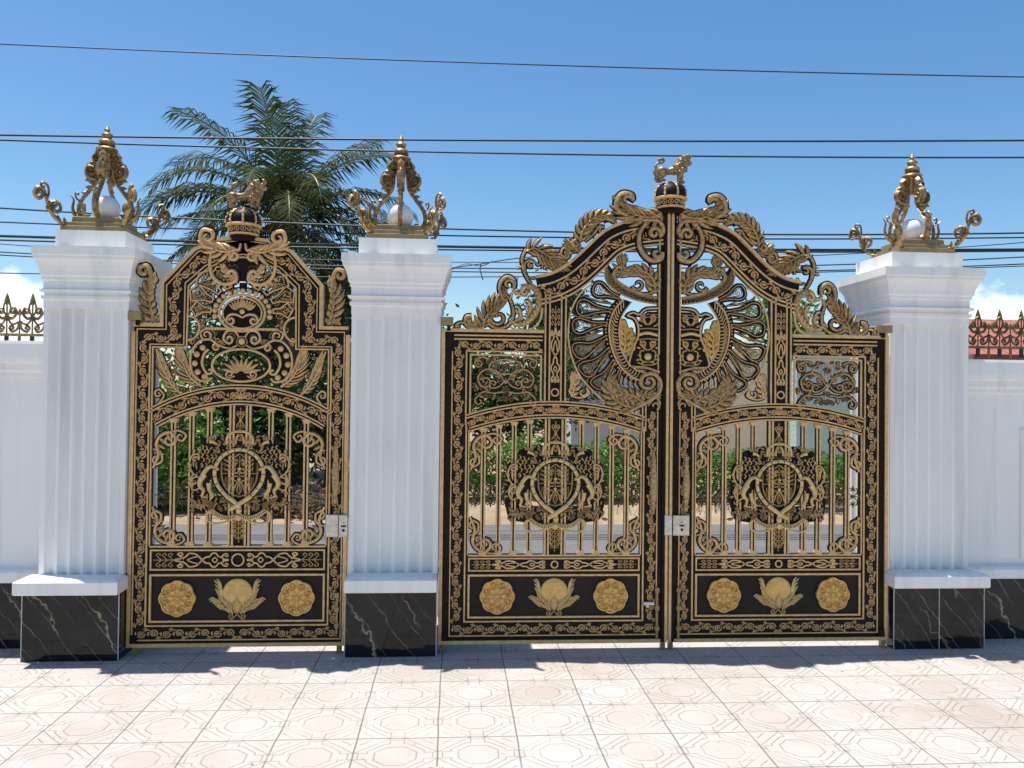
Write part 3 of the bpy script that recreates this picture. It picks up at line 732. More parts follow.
hp = [(-.70, .03), (-.70, 2.145), (-.52, 2.145)] + hood[1:8] + [(.52, 2.145), (.70, 2.145), (.70, .03)]
tr.rib(hp[1:-1], .022, -.05, .064, 'box', 0)
cen = [((a[0] + b[0])/2, (a[1] + b[1])/2) for a, b in zip(hood, inn)]
tr.rib([(-.575, 1.60), (-.575, 2.0), (-.358, 2.0)] + inn[1:8] + [(.358, 2.0), (.575, 2.0), (.575, 1.60)], .011, .0012, .010, 'bev', 0)
tr.rib([(-.593, 1.60), (-.593, 2.018), (-.376, 2.018)] + [(x*1.06, y + .018) for x, y in inn[1:8]] + [(.376, 2.018), (.593, 2.018), (.593, 1.60)], .009, .0012, .010, 'bev', 0)
tr.rib([(-.678, .2), (-.678, 2.118), (-.492, 2.118)] + [(x*.95, y - .020) for x, y in hood[1:8]] + [(.492, 2.118), (.678, 2.118), (.678, .2)], .008, .0012, .009, 'bev', 0)
tr.build('hood_trim', GOLD, sg)
up_c = [(.435, 2.06), (.435, 2.40), (.28, 2.575), (.15, 2.645)]
for s in (-1, 1):
    rinceau(sc, crv([(s*x, y) for x, y in up_c], 4), .070, .001, 0, .0100, s)
    rinceau(sc, [(s*.65, 2.06), (s*.42, 2.06)], .066, .001, 0, .0100, s)
    sc.build('hood_scrollwork', GOLD, sg); sc = MB()
# openwork fan panel
fp = MB(); bk = 1
cx = 393
def sym(fn):
    for s in (1, -1): fn(lambda q: [(s*(abs_[0]), abs_[1]) for abs_ in q])
def tr1(q): return [t1(x, y) for x, y in q]
fan_c = (0, 2.235)
fp.rib(ell(fan_c, .150, .122, 40), .016, .002, .012, 'bev', 0, True)
fp.rib(ell(fan_c, .128, .102, 40), .010, .0, .010, 'bev', 0, True)
for i in range(15):
    a = -.15 + (pi + .3)*i/14; fp.disc((.182*cos(a), 2.235 + .150*sin(a)), .0185, -.004, .018, 0, 12)
fp.rib(ell((0, 2.235), .202, .172, 30, -.1, pi + .1), .010, -.010, .010, 'box', 1)
for i in range(11):
    a = pi*(.10 + .80*i/10); fp.lobe((.035*cos(a), 2.25 + .02*sin(a)), a, .068, .019, .0, .012, 0, (.5 if i < 5 else -.5 if i > 5 else 0), 1)
fp.disc((0, 2.245), .018, .004, .014, 0)
fp.rib([(-.24, 2.128), (.24, 2.128)], .018, -.002, .014, 'bev', 0)
for s in (1, -1):
    G = lambda q: [(s*x, y) for x, y in q]
    stroke(fp, G(vol(crv([(.0, 2.205), (.04, 2.225), (.085, 2.22), (.105, 2.185)]), (.075, 2.185), -1.1)), .018, 0, .012, 0, 1)
    # rays
    for a, r0, r1, w in ((.08, .205, .335, .050), (.42, .212, .375, .060), (.76, .205, .395, .062), (1.08, .195, .365, .055)):
        d = (cos(a), sin(a)); n = (-d[1], d[0]); Q = lambda r, t: (s*(d[0]*r + n[0]*t), 2.235 + d[1]*r*.95 + n[1]*t)
        o_ = [Q(r0, w*.25), Q(r0 + .05, w*.36), Q(r1 - .035, w), Q(r1, 0), Q(r1 - .035, -w), Q(r0 + .05, -w*.36), Q(r0, -w*.25)]
        fp.rib(o_, .010, 0, .010, 'bev', 0, True); fp.rib(o_, .017, -.012, .010, 'box', 1, True)
        i_ = [Q(r0 + .02, 0), Q(r1 - .05, w*.55), Q(r1 - .028, 0), Q(r1 - .05, -w*.55)]
        fp.rib(i_, .007, 0, .009, 'tri', 0, True)
        for k in range(4): fp.lobe(Q(r0 + .06 + .02*k, 0), atan2(d[1], s*d[0]) + (k % 2 - .5)*1.2, .034, .010, -.002, .008, 0, 0, 1)
    fp.rib(G(ell((.350, 2.13), .073, .080, 20, pi/2, 3*pi/2)), .014, 0, .012, 'bev', 0)
    stroke(fp, G(vol(crv([(.235, 2.128), (.27, 2.10), (.25, 2.055), (.21, 2.06)]), (.232, 2.085), -.9)), .015, 0, .012, 0, 1)
    stroke(fp, G(vol(crv([(.02, 2.075), (.05, 2.115), (.10, 2.11), (.12, 2.06), (.085, 2.03)]), (.085, 2.06), -.9)), .017, 0, .012, 0, 1)
    stroke(fp, G(vol(crv([(.03, 2.02), (.075, 1.998), (.13, 2.01), (.175, 2.03)]), (.165, 2.005), -1.0)), .015, 0, .012, 0, 1)
    # bead crescent
    fp.rib(G(crv([(.155, 2.02), (.21, 2.055), (.275, 2.04), (.325, 1.97), (.330, 1.87), (.290, 1.795), (.225, 1.775), (.195, 1.80)])), .014, 0, .012, 'bev', 0)
    fp.rib(G(vol(crv([(.215, 1.99), (.245, 1.955), (.255, 1.89), (.225, 1.83), (.195, 1.83)]), (.205, 1.845), -.6)), .016, 0, .012, 'bev', 0)
    for x, y in ((.255, 2.0), (.293, 1.955), (.305, 1.895), (.285, 1.838), (.240, 1.806)): fp.disc((s*x, y), .021, -.004, .016, 0, 14)
    # palm sprays
    acanthus(fp, G(crv([(.26, 1.745), (.33, 1.80), (.37, 1.87), (.40, 1.97)])), .085, .085, 10, -.002, .010, 0, 1, .85, .4, lambda t: .55 + .45*sin(pi*t), None, .50)
    acanthus(fp, G(crv([(.40, 1.70), (.45, 1.75), (.49, 1.83), (.53, 1.95)])), .070, .05, 9, -.002, .010, 0, 1, .85, .4, lambda t: .55 + .45*sin(pi*t), None, .50)
    fp.rib(G(crv([(.555, 1.985), (.52, 1.88), (.45, 1.75), (.385, 1.685)])), .010, .0, .010, 'bev', 0)
    stroke(fp, G(vol(crv([(.57, 1.60), (.53, 1.63), (.50, 1.68), (.53, 1.72)]), (.535, 1.69), -.9)), .014, 0, .012, 0, 1)
    stroke(fp, G(vol(crv([(.04, 1.815), (.08, 1.80), (.10, 1.825), (.08, 1.845)]), (.075, 1.825), .8)), .013, .004, .012, 0, 1)
fp.rib(ell((0, 1.885), .190, .108, 40), .015, .004, .012, 'bev', 0, True)
fp.rib(ell((0, 1.885), .200, .118, 40), .016, -.012, .012, 'box', 1, True)
for i in range(9):
    a = pi*(.06 + .88*i/8); fp.lobe((.02*cos(a), 1.835 + .012*sin(a)), a, .085 + .03*abs(cos(a)), .024, .002, .012, 0, 0, 1)
    fp.disc((.150*cos(a), 1.845 + .105*sin(a)*.95), .008, .0, .010, 0, 8)
fp.disc((0, 2.045), .023, .002, .014, 0); fp.rib(ell((0, 2.045), .034, .034, 20), .008, 0, .01, 'tri', 0, True)
rf = random.Random(17)
for s in (1, -1):
    rf = random.Random(17)
    for i in range(46):          # fine filler curls between the large scrolls
        x, y = rf.uniform(.04, .335), rf.uniform(2.005, 2.555)
        if y > 2.42 and x > .335 - (y - 2.42)*1.6: continue
        if hypot(x/.20, (y - 2.235)/.17) < 1.0: continue
        q = spir((s*x, y), rf.uniform(.018, .032), rf.random()*6.28, s*rf.choice((1.2, -1.2)), 12)
        fp.rib(q, .0065, -.006, .008, 'tri', 0); fp.rib(q, .014, -.014, .006, 'box', 1)
        fp.lobe(q[0], rf.random()*6.28, .034, .012, -.006, .008, 0, .6, 1)
    for i in range(14):
        x = rf.uniform(.33, .55); y = rf.uniform(1.70, 1.97)
        q = spir((s*x, y), rf.uniform(.014, .024), rf.random()*6.28, s*1.2, 12)
        fp.rib(q, .006, -.010, .008, 'tri', 0); fp.rib(q, .013, -.016, .006, 'box', 1)
fp.build('fan_openwork', [GOLD, BLACK], sg)
# backing of the openwork scrolls: black flats between the big curves
bp = MB()
bp.poly(ell((0, 2.235), .125, .098, 30), -.016, -.010, 0)
bp.poly([(-.15, 2.12), (.15, 2.12), (.20, 2.02), (.10, 1.99), (-.10, 1.99), (-.20, 2.02)], -.016, -.010, 0)
for s in (1, -1):
    bp.rib([(s*x, y) for x, y in crv([(.185, 2.03), (.245, 2.0), (.288, 1.93), (.278, 1.86), (.225, 1.805)])], .080, -.0165, .006, 'box', 0)
    bp.rib([(s*x, y) for x, y in crv([(.285, 1.745), (.345, 1.82), (.385, 1.90), (.41, 1.96)])], .050, -.0162, .006, 'box', 0)
bp.poly(ell((0, 1.845), .12, .060, 20), -.0155, -.0095, 0)
for i in range(9):
    a = -.02 + (pi + .04)*i/8; bp.rib([(.165*cos(a), 2.235 + .140*sin(a)), (.235*cos(a), 2.235 + .205*sin(a))], .05, -.0168, .006, 'box', 0)
bp.build('fan_backing', BLACK, sg)
# leaf crest with volutes under the crown
lc = MB()
for s in (1, -1):
    G = lambda q: [(s*x, y) for x, y in q]
    stroke(lc, G(vol(crv([(.015, 2.70), (.03, 2.655), (.085, 2.67), (.085, 2.60)]), (.058, 2.618), -1.2)), .022, .010, .016, 0, 1)
    stroke(lc, G(vol(crv([(.20, 2.655), (.215, 2.56), (.19, 2.47), (.12, 2.425), (.045, 2.45), (.045, 2.50)]), (.075, 2.49), -.9)), .026, .010, .018, 0, 1)
    acanthus(lc, G(crv([(.05, 2.655), (.11, 2.640), (.18, 2.655), (.245, 2.695)])), .070, .085, 6, .014, .014, 0, 1)
    stroke(lc, G(vol(crv([(.19, 2.66), (.245, 2.675), (.278, 2.73), (.258, 2.785), (.205, 2.775)]), (.232, 2.742), .9)), .028, .016, .018, 0, 1)
    for i in range(6):
        a = -.6 - i*.35; p = (.125 + .09*cos(a), 2.53 + .095*sin(a)); q = G([p])[0]
        lc.lobe(q, a if s > 0 else pi - a, .045, .024, .006, .012, 0, 0, 1)
    acanthus(lc, G([(.05, 2.46), (.11, 2.50), (.13, 2.55)]), .03, .03, 4, .010, .010, 0, 1)
lc.poly([(-.10, 2.72), (.10, 2.72), (.12, 2.55), (.05, 2.45), (-.05, 2.45), (-.12, 2.55)], -.02, -.001, 1)
lc.build('acanthus_crest', [GOLD, BLACK], sg)
pb = MB(); pb.box(-.075, .075, 2.66, 2.735, -.05, -.003, 0); pb.build('crown_base', BLACK, sg)
gate_crown(sg, .0, 2.735); lion_statue(sg, 0, 2.945, False)
for s in (-1, 1):
    a_ = MB(); G = lambda q: [(s*x, y) for x, y in q]
    acanthus(a_, G(crv([(.57, 2.165), (.595, 2.26), (.605, 2.36), (.575, 2.45)])), .035 if s > 0 else .075, .075 if s > 0 else .035, 7, .0, .014, 0, 1)
    stroke(a_, G(vol(crv([(.59, 2.40), (.595, 2.47), (.62, 2.535), (.665, 2.53)]), (.640, 2.505), -.8)), .032, .004, .018, 0, 1)
    for k in range(4): a_.lobe(G([(.56 + .03*k, 2.165)])[0], pi/2 + (k - 1.5)*.5, .06, .025, .002, .012, 0, 0, 1)
    a_.build('shoulder_leaf', [LEAFG, BLACK], sg)
handle(sg, .638, 1.17, False); lock(sg, .575, .720, .745, .895, .66, False); hinge(sg, -.67, 2.175, False)
floor_bolt(sg, .655, .10, .37, False)
for u in (-.675, .655):
    ft = MB(); ft.box(u, u + .032, -.033, .03, -.03, .005, 0); ft.build('foot', PLATEG, sg)

# --------------------------------------------------- driveway gate leaves
lx0 = -.100; MEET = 1.570
def t5(zx, zy): p = at(430 + zx/2.954, 160 + zy/2.954, YG); return (p[0] - lx0, p[1])
def tz(reg, s):
    def f(q): 
        out = []
        for zx, zy in q:
            p = at(reg[0] + zx/s, reg[1] + zy/s, YG); out.append((p[0] - lx0, p[1]))
        return out
    return f
TA = tz((450, 230), 6.4); TB = tz((560, 150), 4.8); TC = tz((560, 270), 5.483); T5 = tz((430, 160), 2.954); TD = tz((435, 330), 6.984)
def drive_leaf(name, label, x, mirror):
    g = thing(name, label, 'gate leaf', (x*GS, 5.40, .0324), 'driveway gate leaves'); g.scale = (GS, GS, GS)
    c, a = .787, .592
    arcc, _ = arc(c, a + .01, .098, 1.612, 24); _, Ri = arc(c, a, .098, 1.552, 24)
    U = dict(c=c, a=a, l=.012, r=1.525, openr=False, bl=(.085, .150), br=(1.428, 1.484), bb=(.082, .150), pb=.190, pt=.490, sb=.506, st=.604, ob=.622,
             stop=2.10, rtop=1.66, vtop=1.50, vtopo=2.0, vtopi=1.47, vb_top=2.03, vb_topr=1.60, arc_c=arcc, arc_w=.122, Rr=Ri, at=1.552, ros=.389, bars=[.179, .285, .389, .494],
             cs=.076, arms=1.108, ls=1.0)
    lower_half(g, U, mirror)
    B = lambda mb, n, mt, sm=False: mb.build(n, mt, g, mirror, sm)
    # upper frame
    mb = MB(); tr = MB(); sc = MB()
    mb.box(.012, .70, 2.010, 2.145, -.043, -.001, 0)
    mb.box(.700, .856, 1.655, 2.44, -.0428, -.0008, 0)
    mb.box(1.492, 1.525, 2.09, 2.90, -.044, -.0005, 0)
    outer = crv([(.640, 2.520), (.742, 2.545), (.842, 2.600), (.94, 2.685), (1.028, 2.772), (1.10, 2.838), (1.18, 2.885), (1.30, 2.925), (1.50, 2.955)], 4)
    band = offs(outer, -.115)
    mb.rib(offs(outer, -.095), .19, -.043, .040, 'box', 0)
    B(mb, 'upper_frame', BLACK)
    def ln(p, w=.011, h=.010, z=.001, closed=False): tr.rib(p, w, z, h, 'bev', 0, closed)
    tr.rib([(.012, 2.0), (.012, 2.145), (.70, 2.145)], .022, -.05, .064, 'box', 0)
    for v in (2.112, 2.086): ln([(.085, v), (.690, v)], .012)
    ln([(.170, 1.50), (.170, 2.005), (.690, 2.005)]); ln([(.198, 1.58), (.198, 1.980), (.680, 1.980), (.680, 1.66)], .013)
    for u in (.708, .738, .818, .848): ln([(u, 1.672), (u, 2.40)], .012)
    tr.rib(outer, .020, -.05, .072, 'box', 0); ln(offs(outer, -.062), .013); ln(offs(outer, -.160), .013); ln(offs(outer, -.187), .013)
    ln([(1.388, 1.47), (1.388, 1.655)], .010); ln([(1.410, 1.47), (1.410, 1.655)], .010); ln([(1.499, 2.0), (1.499, 2.84)], .012)
    B(tr, 'upper_trim', GOLD)
    rinceau(sc, offs(outer, -.111)[1:-1], .078, .001)
    rinceau(sc, [(.69, 2.045), (.12, 2.045)], .066, .001)
    strapwork(sc, (.778, 1.73), (0, 1), .60, .034, .001)
    B(sc, 'upper_scrollwork', GOLD)
    # small openwork panel beside the column
    p = MB(); pc = (.435, 1.83)
    p.rib(ell((.44, 1.90), .115, .050, 28), .011, 0, .010, 'bev', 0, True)
    for s in (1, -1):
        G = lambda q: [(.44 + s*x, y) for x, y in q]
        stroke(p, G(vol(crv([(.01, 1.80), (.06, 1.87), (.14, 1.88), (.19, 1.83), (.17, 1.77), (.12, 1.765)]), (.14, 1.80), -.8)), .014, 0, .012, 0, 1)
        stroke(p, G(vol(crv([(.0, 1.82), (.04, 1.77), (.10, 1.755), (.11, 1.79)]), (.085, 1.785), .9)), .013, .004, .012, 0, 1)
        stroke(p, G(vol(crv([(.02, 1.73), (.08, 1.72), (.15, 1.73), (.20, 1.69)]), (.18, 1.665), -.9)), .013, 0, .012, 0, 1)
        stroke(p, G(vol(crv([(.11, 1.95), (.16, 1.965), (.21, 1.94), (.20, 1.90)]), (.185, 1.925), -.9)), .012, 0, .012, 0, 1)
        for i in range(16):
            q = (random.Random(i).uniform(.03, .215), random.Random(i + 50).uniform(1.66, 1.96)); an = random.Random(i + 9).uniform(0, 6.28)
            p.lobe(G([q])[0], an if s > 0 else pi - an, .052, .019, -.004, .010, 0, .6, 1)
        for i in range(5): p.rib(G(crv([(.02*i, 1.90 + .04), (.022*i + .004, 1.90), (.02*i, 1.865)])), .005, 0, .007, 'tri', 0)
    for s in (1, -1):
        rf = random.Random(23)
        for i in range(26):
            x, y = rf.uniform(.0, .22), rf.uniform(1.655, 1.965)
            if y < 1.62 + (.44 - abs(x))*.10: continue
            q = spir((.44 + s*x, y), rf.uniform(.013, .024), rf.random()*6.28, s*1.25, 12)
            p.rib(q, .006, -.006, .008, 'tri', 0); p.rib(q, .012, -.012, .006, 'box', 1)
    p.disc((.44, 1.80), .016, .004, .012, 0); B(p, 'scroll_openwork', [LEAFG, BLACK])
    # ------------ peacock fan panel
    p = MB()
    arcp = crv([(180, 75), (110, 130), (62, 220), (46, 320), (48, 400), (75, 510), (130, 610), (245, 725)], 5)
    p.rib(TC(arcp), .012, 0, .010, 'bev', 0)
    for y0, q in ((0, 0),):
        stroke(p, TC(vol(crv([(60, 690), (60, 620), (90, 570), (115, 600)]), (90, 615), -.8)), .014, 0, .012, 0, 1)
        stroke(p, TC(vol(crv([(60, 690), (110, 700), (160, 680), (145, 645)]), (125, 668), .9)), .016, 0, .012, 0, 1)
        acanthus(p, TC(crv([(62, 690), (80, 640), (75, 570)])), .04, .04, 5, 0, .010, 0, 1)
    B(p, 'fan_border', [GOLD, BLACK])
    tips = [((312, 150), (185, 92), 30), ((262, 218), (92, 200), 34), ((246, 290), (68, 308), 32), ((240, 365), (72, 448), 36), ((255, 430), (115, 560), 36), ((285, 490), (185, 640), 30), ((322, 530), (255, 690), 24)]
    for b0, t0, w in tips:
        w *= 1.30; b0 = (b0[0] + 14, b0[1] + 2); f = MB(); dx, dy = t0[0] - b0[0], t0[1] - b0[1]; L = hypot(dx, dy); dx /= L; dy /= L; nx, ny = -dy, dx
        Q = lambda s, t: (b0[0] + dx*L*s + nx*t*w, b0[1] + dy*L*s + ny*t*w + 18*sin(pi*s)*(1 if t0[1] > 330 else .2))
        out = crv([Q(0, .15), Q(.4, .42), Q(.75, 1), Q(.95, .75), Q(1.0, 0), Q(.95, -.75), Q(.75, -1), Q(.4, -.42), Q(0, -.15)], 4)
        f.rib(TC(out), .034, -.010, .014, 'round', 1); f.rib(TC(out), .0060, .0045, .004, 'tri', 0)
        inr = crv([Q(.15, .05), Q(.5, .22), Q(.78, .55), Q(.88, .2), Q(.85, -.3), Q(.75, -.5), Q(.5, -.2), Q(.15, -.05)], 4)
        f.rib(TC(inr), .0075, -.004, .010, 'tri', 2)
        cc = Q(.74, 0); f.rib(TC(spir(cc, w*.42, atan2(ny, nx), 1.4, 16)), .007, -.004, .009, 'tri', 2)
        f.rib(TC(crv([Q(.1, 0), Q(.4, .05), Q(.62, .1)])), .006, -.004, .009, 'tri', 2)
        for e in (.30, .42, .54): f.rib(TC([Q(e, .05), Q(e + .08, .33)]), .005, -.004, .007, 'tri', 2); f.rib(TC([Q(e, -.05), Q(e + .08, -.33)]), .005, -.004, .007, 'tri', 2)
        f.build('tail_feather', [GOLD, BLACK, LEAFG], g, mirror)
    # thin quills between feathers
    p = MB()
    for i in range(len(tips) - 1):
        a0, a1 = tips[i], tips[i + 1]
        b0 = ((a0[0][0] + a1[0][0])/2 - 2, (a0[0][1] + a1[0][1])/2); t0 = ((a0[1][0] + a1[1][0])/2, (a0[1][1] + a1[1][1])/2)
        t0 = (b0[0] + (t0[0] - b0[0])*1.0, b0[1] + (t0[1] - b0[1])*1.0)
        for dq in (-.22, .22):
            tq = (t0[0] + dq*(a1[1][0] - a0[1][0])*.8, t0[1] + dq*(a1[1][1] - a0[1][1])*.8); bq = (b0[0]*.75 + tq[0]*.25, b0[1]*.75 + tq[1]*.25)
            p.rib(TC([b0, bq, (bq[0]*.35 + tq[0]*.65, bq[1]*.35 + tq[1]*.65)]), [.004, .014, .006], -.010, .009, 'box', 1); p.rib(TC([bq, (bq[0]*.4 + tq[0]*.6, bq[1]*.4 + tq[1]*.6)]), [.005, .003], -.001, .004, 'tri', 0)
        p.rib(TC(crv([b0, ((b0[0] + t0[0])/2, (b0[1] + t0[1])/2 + 6), t0])), .016, -.008, .010, 'round', 1); p.rib(TC(crv([b0, ((b0[0] + t0[0])/2, (b0[1] + t0[1])/2 + 6), t0])), .005, .002, .004, 'tri', 0)
    # crescent body: two lines with barbs between
    o1 = crv([(352, 160), (300, 215), (272, 290), (270, 360), (290, 450), (335, 535), (400, 590), (455, 612)], 4)
    i1 = crv([(392, 175), (345, 240), (325, 300), (325, 380), (340, 450), (375, 510), (420, 550), (475, 565)], 4)
    p.rib(TC(o1), .012, .002, .012, 'bev', 0); p.rib(TC(i1), .009, .002, .010, 'bev', 0)
    p.poly(TC(o1 + i1[::-1]), -.014, -.004, 1)
    for k in range(1, len(o1) - 2):
        a_, b_ = o1[k], i1[min(k + 2, len(i1) - 1)]; m_ = ((a_[0] + b_[0])/2, (a_[1] + b_[1])/2 + 10)
        p.rib(TC([(a_[0] + 6, a_[1]), m_]), [.007, .010], -.002, .008, 'tri', 0); p.rib(TC([(b_[0] - 6, b_[1] - 14), m_]), [.007, .010], -.002, .008, 'tri', 0)
    p.rib(TC([(x - 15, y) for x, y in o1]), .044, -.0146, .008, 'box', 1)
    for k in range(0, len(o1), 1):
        a_ = o1[k]; p.disc(TC([(a_[0] - 16, a_[1])])[0], .007, -.002, .009, 0, 8)
    for k in range(12):      # lower plumage
        x = 300 + 14*k; p.rib(TC(crv([(x, 540 + 5*k), (x - 10, 600 + 3*k), (x + 4*(k - 6), 660 + 4*k)])), [.004]*3 + [.010]*4 + [.003]*4, -.004, .008, 'tri', 0 if k % 2 else 1)
    B(p, 'peacock_body', [GOLD, BLACK])
    p = MB()
    acanthus(p, TC(crv([(350, 455), (358, 400), (352, 340), (345, 285)])), .050, .045, 6, .0, .014, 0, 1)
    acanthus(p, TC(crv([(372, 470), (392, 430), (398, 380), (385, 320)])), .026, .026, 6, -.004, .012, 0, 1)
    B(p, 'wing_leaf', [RICH, BLACK])
    # vase shaped black shield by the stile
    p = MB()
    vs = crv([(545, 210), (470, 215), (435, 245), (400, 235), (370, 250), (405, 265), (425, 300), (428, 360), (405, 420), (385, 480), (378, 520), (400, 530), (470, 535), (545, 560)], 4)
    p.rib(TC(vs), .012, .002, .012, 'bev', 0); p.rib(TC(vs), .034, -.012, .012, 'box', 1)
    p.poly(TC([(545, 228), (480, 228), (440, 258), (432, 300), (432, 370), (408, 430), (392, 500), (392, 520), (470, 525), (545, 545)]), -.012, -.002, 1)
    for y in (325, 382): p.rib(TC([(425, y), (480, y - 6), (540, y)]), .008, 0, .008, 'tri', 0)
    p.rib(TC(crv([(432, 355), (480, 345), (535, 358)])), .022, -.002, .012, 'round', 2)
    for gx in (1, -1):
        H = lambda q: TC([(482 + gx*x, y) for x, y in q])
        p.rib(H(vol(crv([(2, 300), (20, 285), (40, 275), (38, 255)]), (26, 262), -.9)), .012, 0, .010, 'tri', 2)
        p.rib(H(vol(crv([(2, 440), (24, 425), (42, 405), (28, 392)]), (26, 408), -.9)), .011, 0, .010, 'tri', 2)
        p.rib(H(crv([(4, 505), (36, 495), (42, 450), (20, 440)])), .011, 0, .010, 'tri', 2)
        p.rib(H(crv([(0, 520), (30, 520), (55, 505)])), .010, 0, .010, 'tri', 2)
        p.lobe(H([(8, 300)])[0], pi/2 - gx*.6, .045, .018, .0, .012, 2)
    p.disc(TC([(482, 475)])[0], .026, 0, .018, 2, 14)
    for y in (250, 265): p.rib(TC(crv([(440, y), (490, y - 8), (543, y - 4)])), .006, 0, .008, 'tri', 0)
    for gx in (1, -1):
        H = lambda q: TC([(482 + gx*x, y) for x, y in q])
        for (x, y, an) in ((10, 405, .9), (26, 400, .6), (40, 430, .3), (14, 425, 1.2), (34, 470, .2), (44, 490, -.2), (20, 505, -.6), (12, 285, .8), (30, 310, .4), (48, 300, .5), (20, 255, .6)):
            p.lobe(H([(x, y)])[0], an if gx > 0 else pi - an, .030, .013, .001, .010, 2)
    B(p, 'vase_emblem', [GOLD, BLACK, RINGG])
    # volute and leaves at the foot of the fan
    p = MB()
    stroke(p, TC(vol(crv([(345, 790), (420, 752), (490, 715), (540, 670), (548, 610), (510, 570), (455, 580), (440, 620)]), (485, 612), -1.0)), .030, .010, .018, 0, 1)
    stroke(p, TC(crv([(385, 520), (400, 535), (480, 540), (530, 570), (552, 610)])), .012, .010, .012, 0, 1)
    acanthus(p, TC(crv([(420, 760), (350, 740), (290, 700), (260, 640), (275, 600)])), .065, .075, 8, .006, .014, 0, 1)
    acanthus(p, TC(crv([(460, 730), (400, 690), (330, 670), (300, 620)])), .05, .05, 7, .012, .014, 0, 1)
    stroke(p, TC(vol(crv([(480, 745), (520, 700), (545, 730), (530, 770)]), (518, 745), -.8)), .018, .010, .014, 0, 1)
    acanthus(p, TC(crv([(430, 690), (480, 680), (535, 690)])), .04, .04, 5, .012, .012, 0, 1)
    B(p, 'fan_volute', [LEAFG, BLACK])
    # leaf above the fan with its barbed rim
    p = MB()
    e1 = crv([(232, 545), (214, 590), (232, 645), (290, 690), (370, 722), (465, 740)], 5); e2 = crv([(262, 590), (275, 625), (330, 662), (400, 690), (465, 705)], 6)
    p.rib(TB(e1), .011, .002, .010, 'bev', 0); p.rib(TB(e2), .008, .002, .010, 'bev', 0)
    p.poly(TB(e1 + e2[::-1]), -.014, -.004, 1)
    for k in range(3, len(e1) - 1):
        a_ = e1[k]; b_ = e2[min(len(e2) - 1, k + 1)]; m_ = ((a_[0] + b_[0])/2 - 6, (a_[1] + b_[1])/2 - 2)
        p.rib(TB([m_, (a_[0] + 6, a_[1] - 2)]), [.003, .010], -.002, .009, 'tri', 0); p.rib(TB([m_, (b_[0] + 6, b_[1] + 2)]), [.003, .010], -.002, .009, 'tri', 0)
    acanthus(p, TB(crv([(455, 690), (450, 630), (415, 590), (360, 580), (310, 590)])), .075, .055, 9, .0, .014, 0, 1)
    stroke(p, TB(vol(crv([(455, 680), (420, 690), (370, 685), (345, 650)]), (375, 645), -1.0)), .016, .0, .012, 0, 1)
    stroke(p, TB(vol(crv([(330, 600), (300, 560), (270, 570), (255, 600), (275, 620)]), (278, 598), .8)), .016, .0, .012, 0, 1)
    acanthus(p, TB([(300, 590), (290, 560), (300, 520)]), .05, .05, 5, .0, .012, 0, 1)
    B(p, 'fan_crest_leaf', [LEAFG, BLACK])
    # big leaf and double volute at the top of the stile
    p = MB()
    acanthus(p, TB(crv([(490, 300), (440, 325), (370, 318), (310, 290), (290, 262)])), .095, .085, 9, .016, .018, 0, 1, wprof=lambda t: .45 + .55*sin(pi*min(1, .1 + .8*t)))
    stroke(p, TB(vol(crv([(320, 320), (272, 290), (272, 240), (300, 212), (340, 220), (345, 245)]), (318, 245), -.7)), .035, .020, .022, 0, 1)
    stroke(p, TB(vol(crv([(390, 340), (470, 345), (492, 390), (475, 420)]), (450, 402), -1.2)), .030, .020, .020, 0, 1)
    stroke(p, TB(vol(crv([(410, 350), (378, 410), (385, 480), (430, 530), (480, 525), (488, 495)]), (462, 497), .9)), .034, .018, .020, 0, 1)
    for k in range(6):
        q = (372 + 3*k*k*.8, 400 + 26*k); p.lobe(TB([q])[0], pi + .5 + k*.22, .042, .026, .008, .014, 1 if k % 2 else 0, 0, 1)
    B(p, 'stile_leaf', [LEAFG, BLACK])
    # leaves riding on the curved top rail
    p = MB()
    acanthus(p, TB(crv([(95, 440), (110, 385), (150, 335), (205, 315), (250, 330)])), .060, .075, 9, .0, .016, 0, 1)
    stroke(p, TB(vol(crv([(120, 440), (165, 400), (185, 370), (215, 370)]), (205, 388), -.9)), .018, .002, .014, 0, 1)
    for k in range(4): p.lobe(TB([(215 + 14*k, 350 - 4*k)])[0], 1.2 - .1*k, .075, .024, -.004, .012, 1, .4, 1)
    stroke(p, TB(vol(crv([(95, 490), (70, 470), (55, 445), (75, 430)]), (78, 450), -.9)), .018, .002, .014, 0, 1)
    stroke(p, TB(vol(crv([(60, 500), (20, 470), (5, 500), (30, 520)]), (28, 498), -.8)), .018, .002, .014, 0, 1)
    acanthus(p, TB([(100, 480), (70, 460), (40, 450)]), .05, .05, 5, .0, .014, 0, 1)
    B(p, 'rail_leaf', [LEAFG, BLACK])
    p = MB()
    acanthus(p, TA(crv([(490, 135), (540, 118), (600, 150), (660, 190), (730, 225)])), .078, .085, 9, .0, .018, 0, 1)
    stroke(p, TA(vol(crv([(520, 345), (495, 310), (470, 250), (462, 180), (490, 120)]), (490, 120), 0)[:-1]), .020, .0, .014, 0, 1)
    stroke(p, TA(vol(crv([(480, 280), (478, 215), (510, 195), (540, 210)]), (518, 225), -.9)), .018, .0, .014, 0, 1)
    stroke(p, TA(vol(crv([(590, 250), (590, 210), (570, 190)]), (560, 210), .7)), .014, .0, .012, 0, 1)
    for q, an in (((465, 240), 2.9), ((455, 235), 3.5), ((515, 300), -.4), ((680, 240), -1.6)): p.lobe(TA([q])[0], an, .040, .018, .0, .012, 0, 0, 1)
    for k in range(3): p.lobe(TA([(715 + 20*k, 215 - 22*k)])[0], 1.7, .055, .026, .0, .014, 0, -.6, 1)
    B(p, 'shoulder_leaf', [LEAFG, BLACK])
    # scroll group on the low rail
    p = MB()
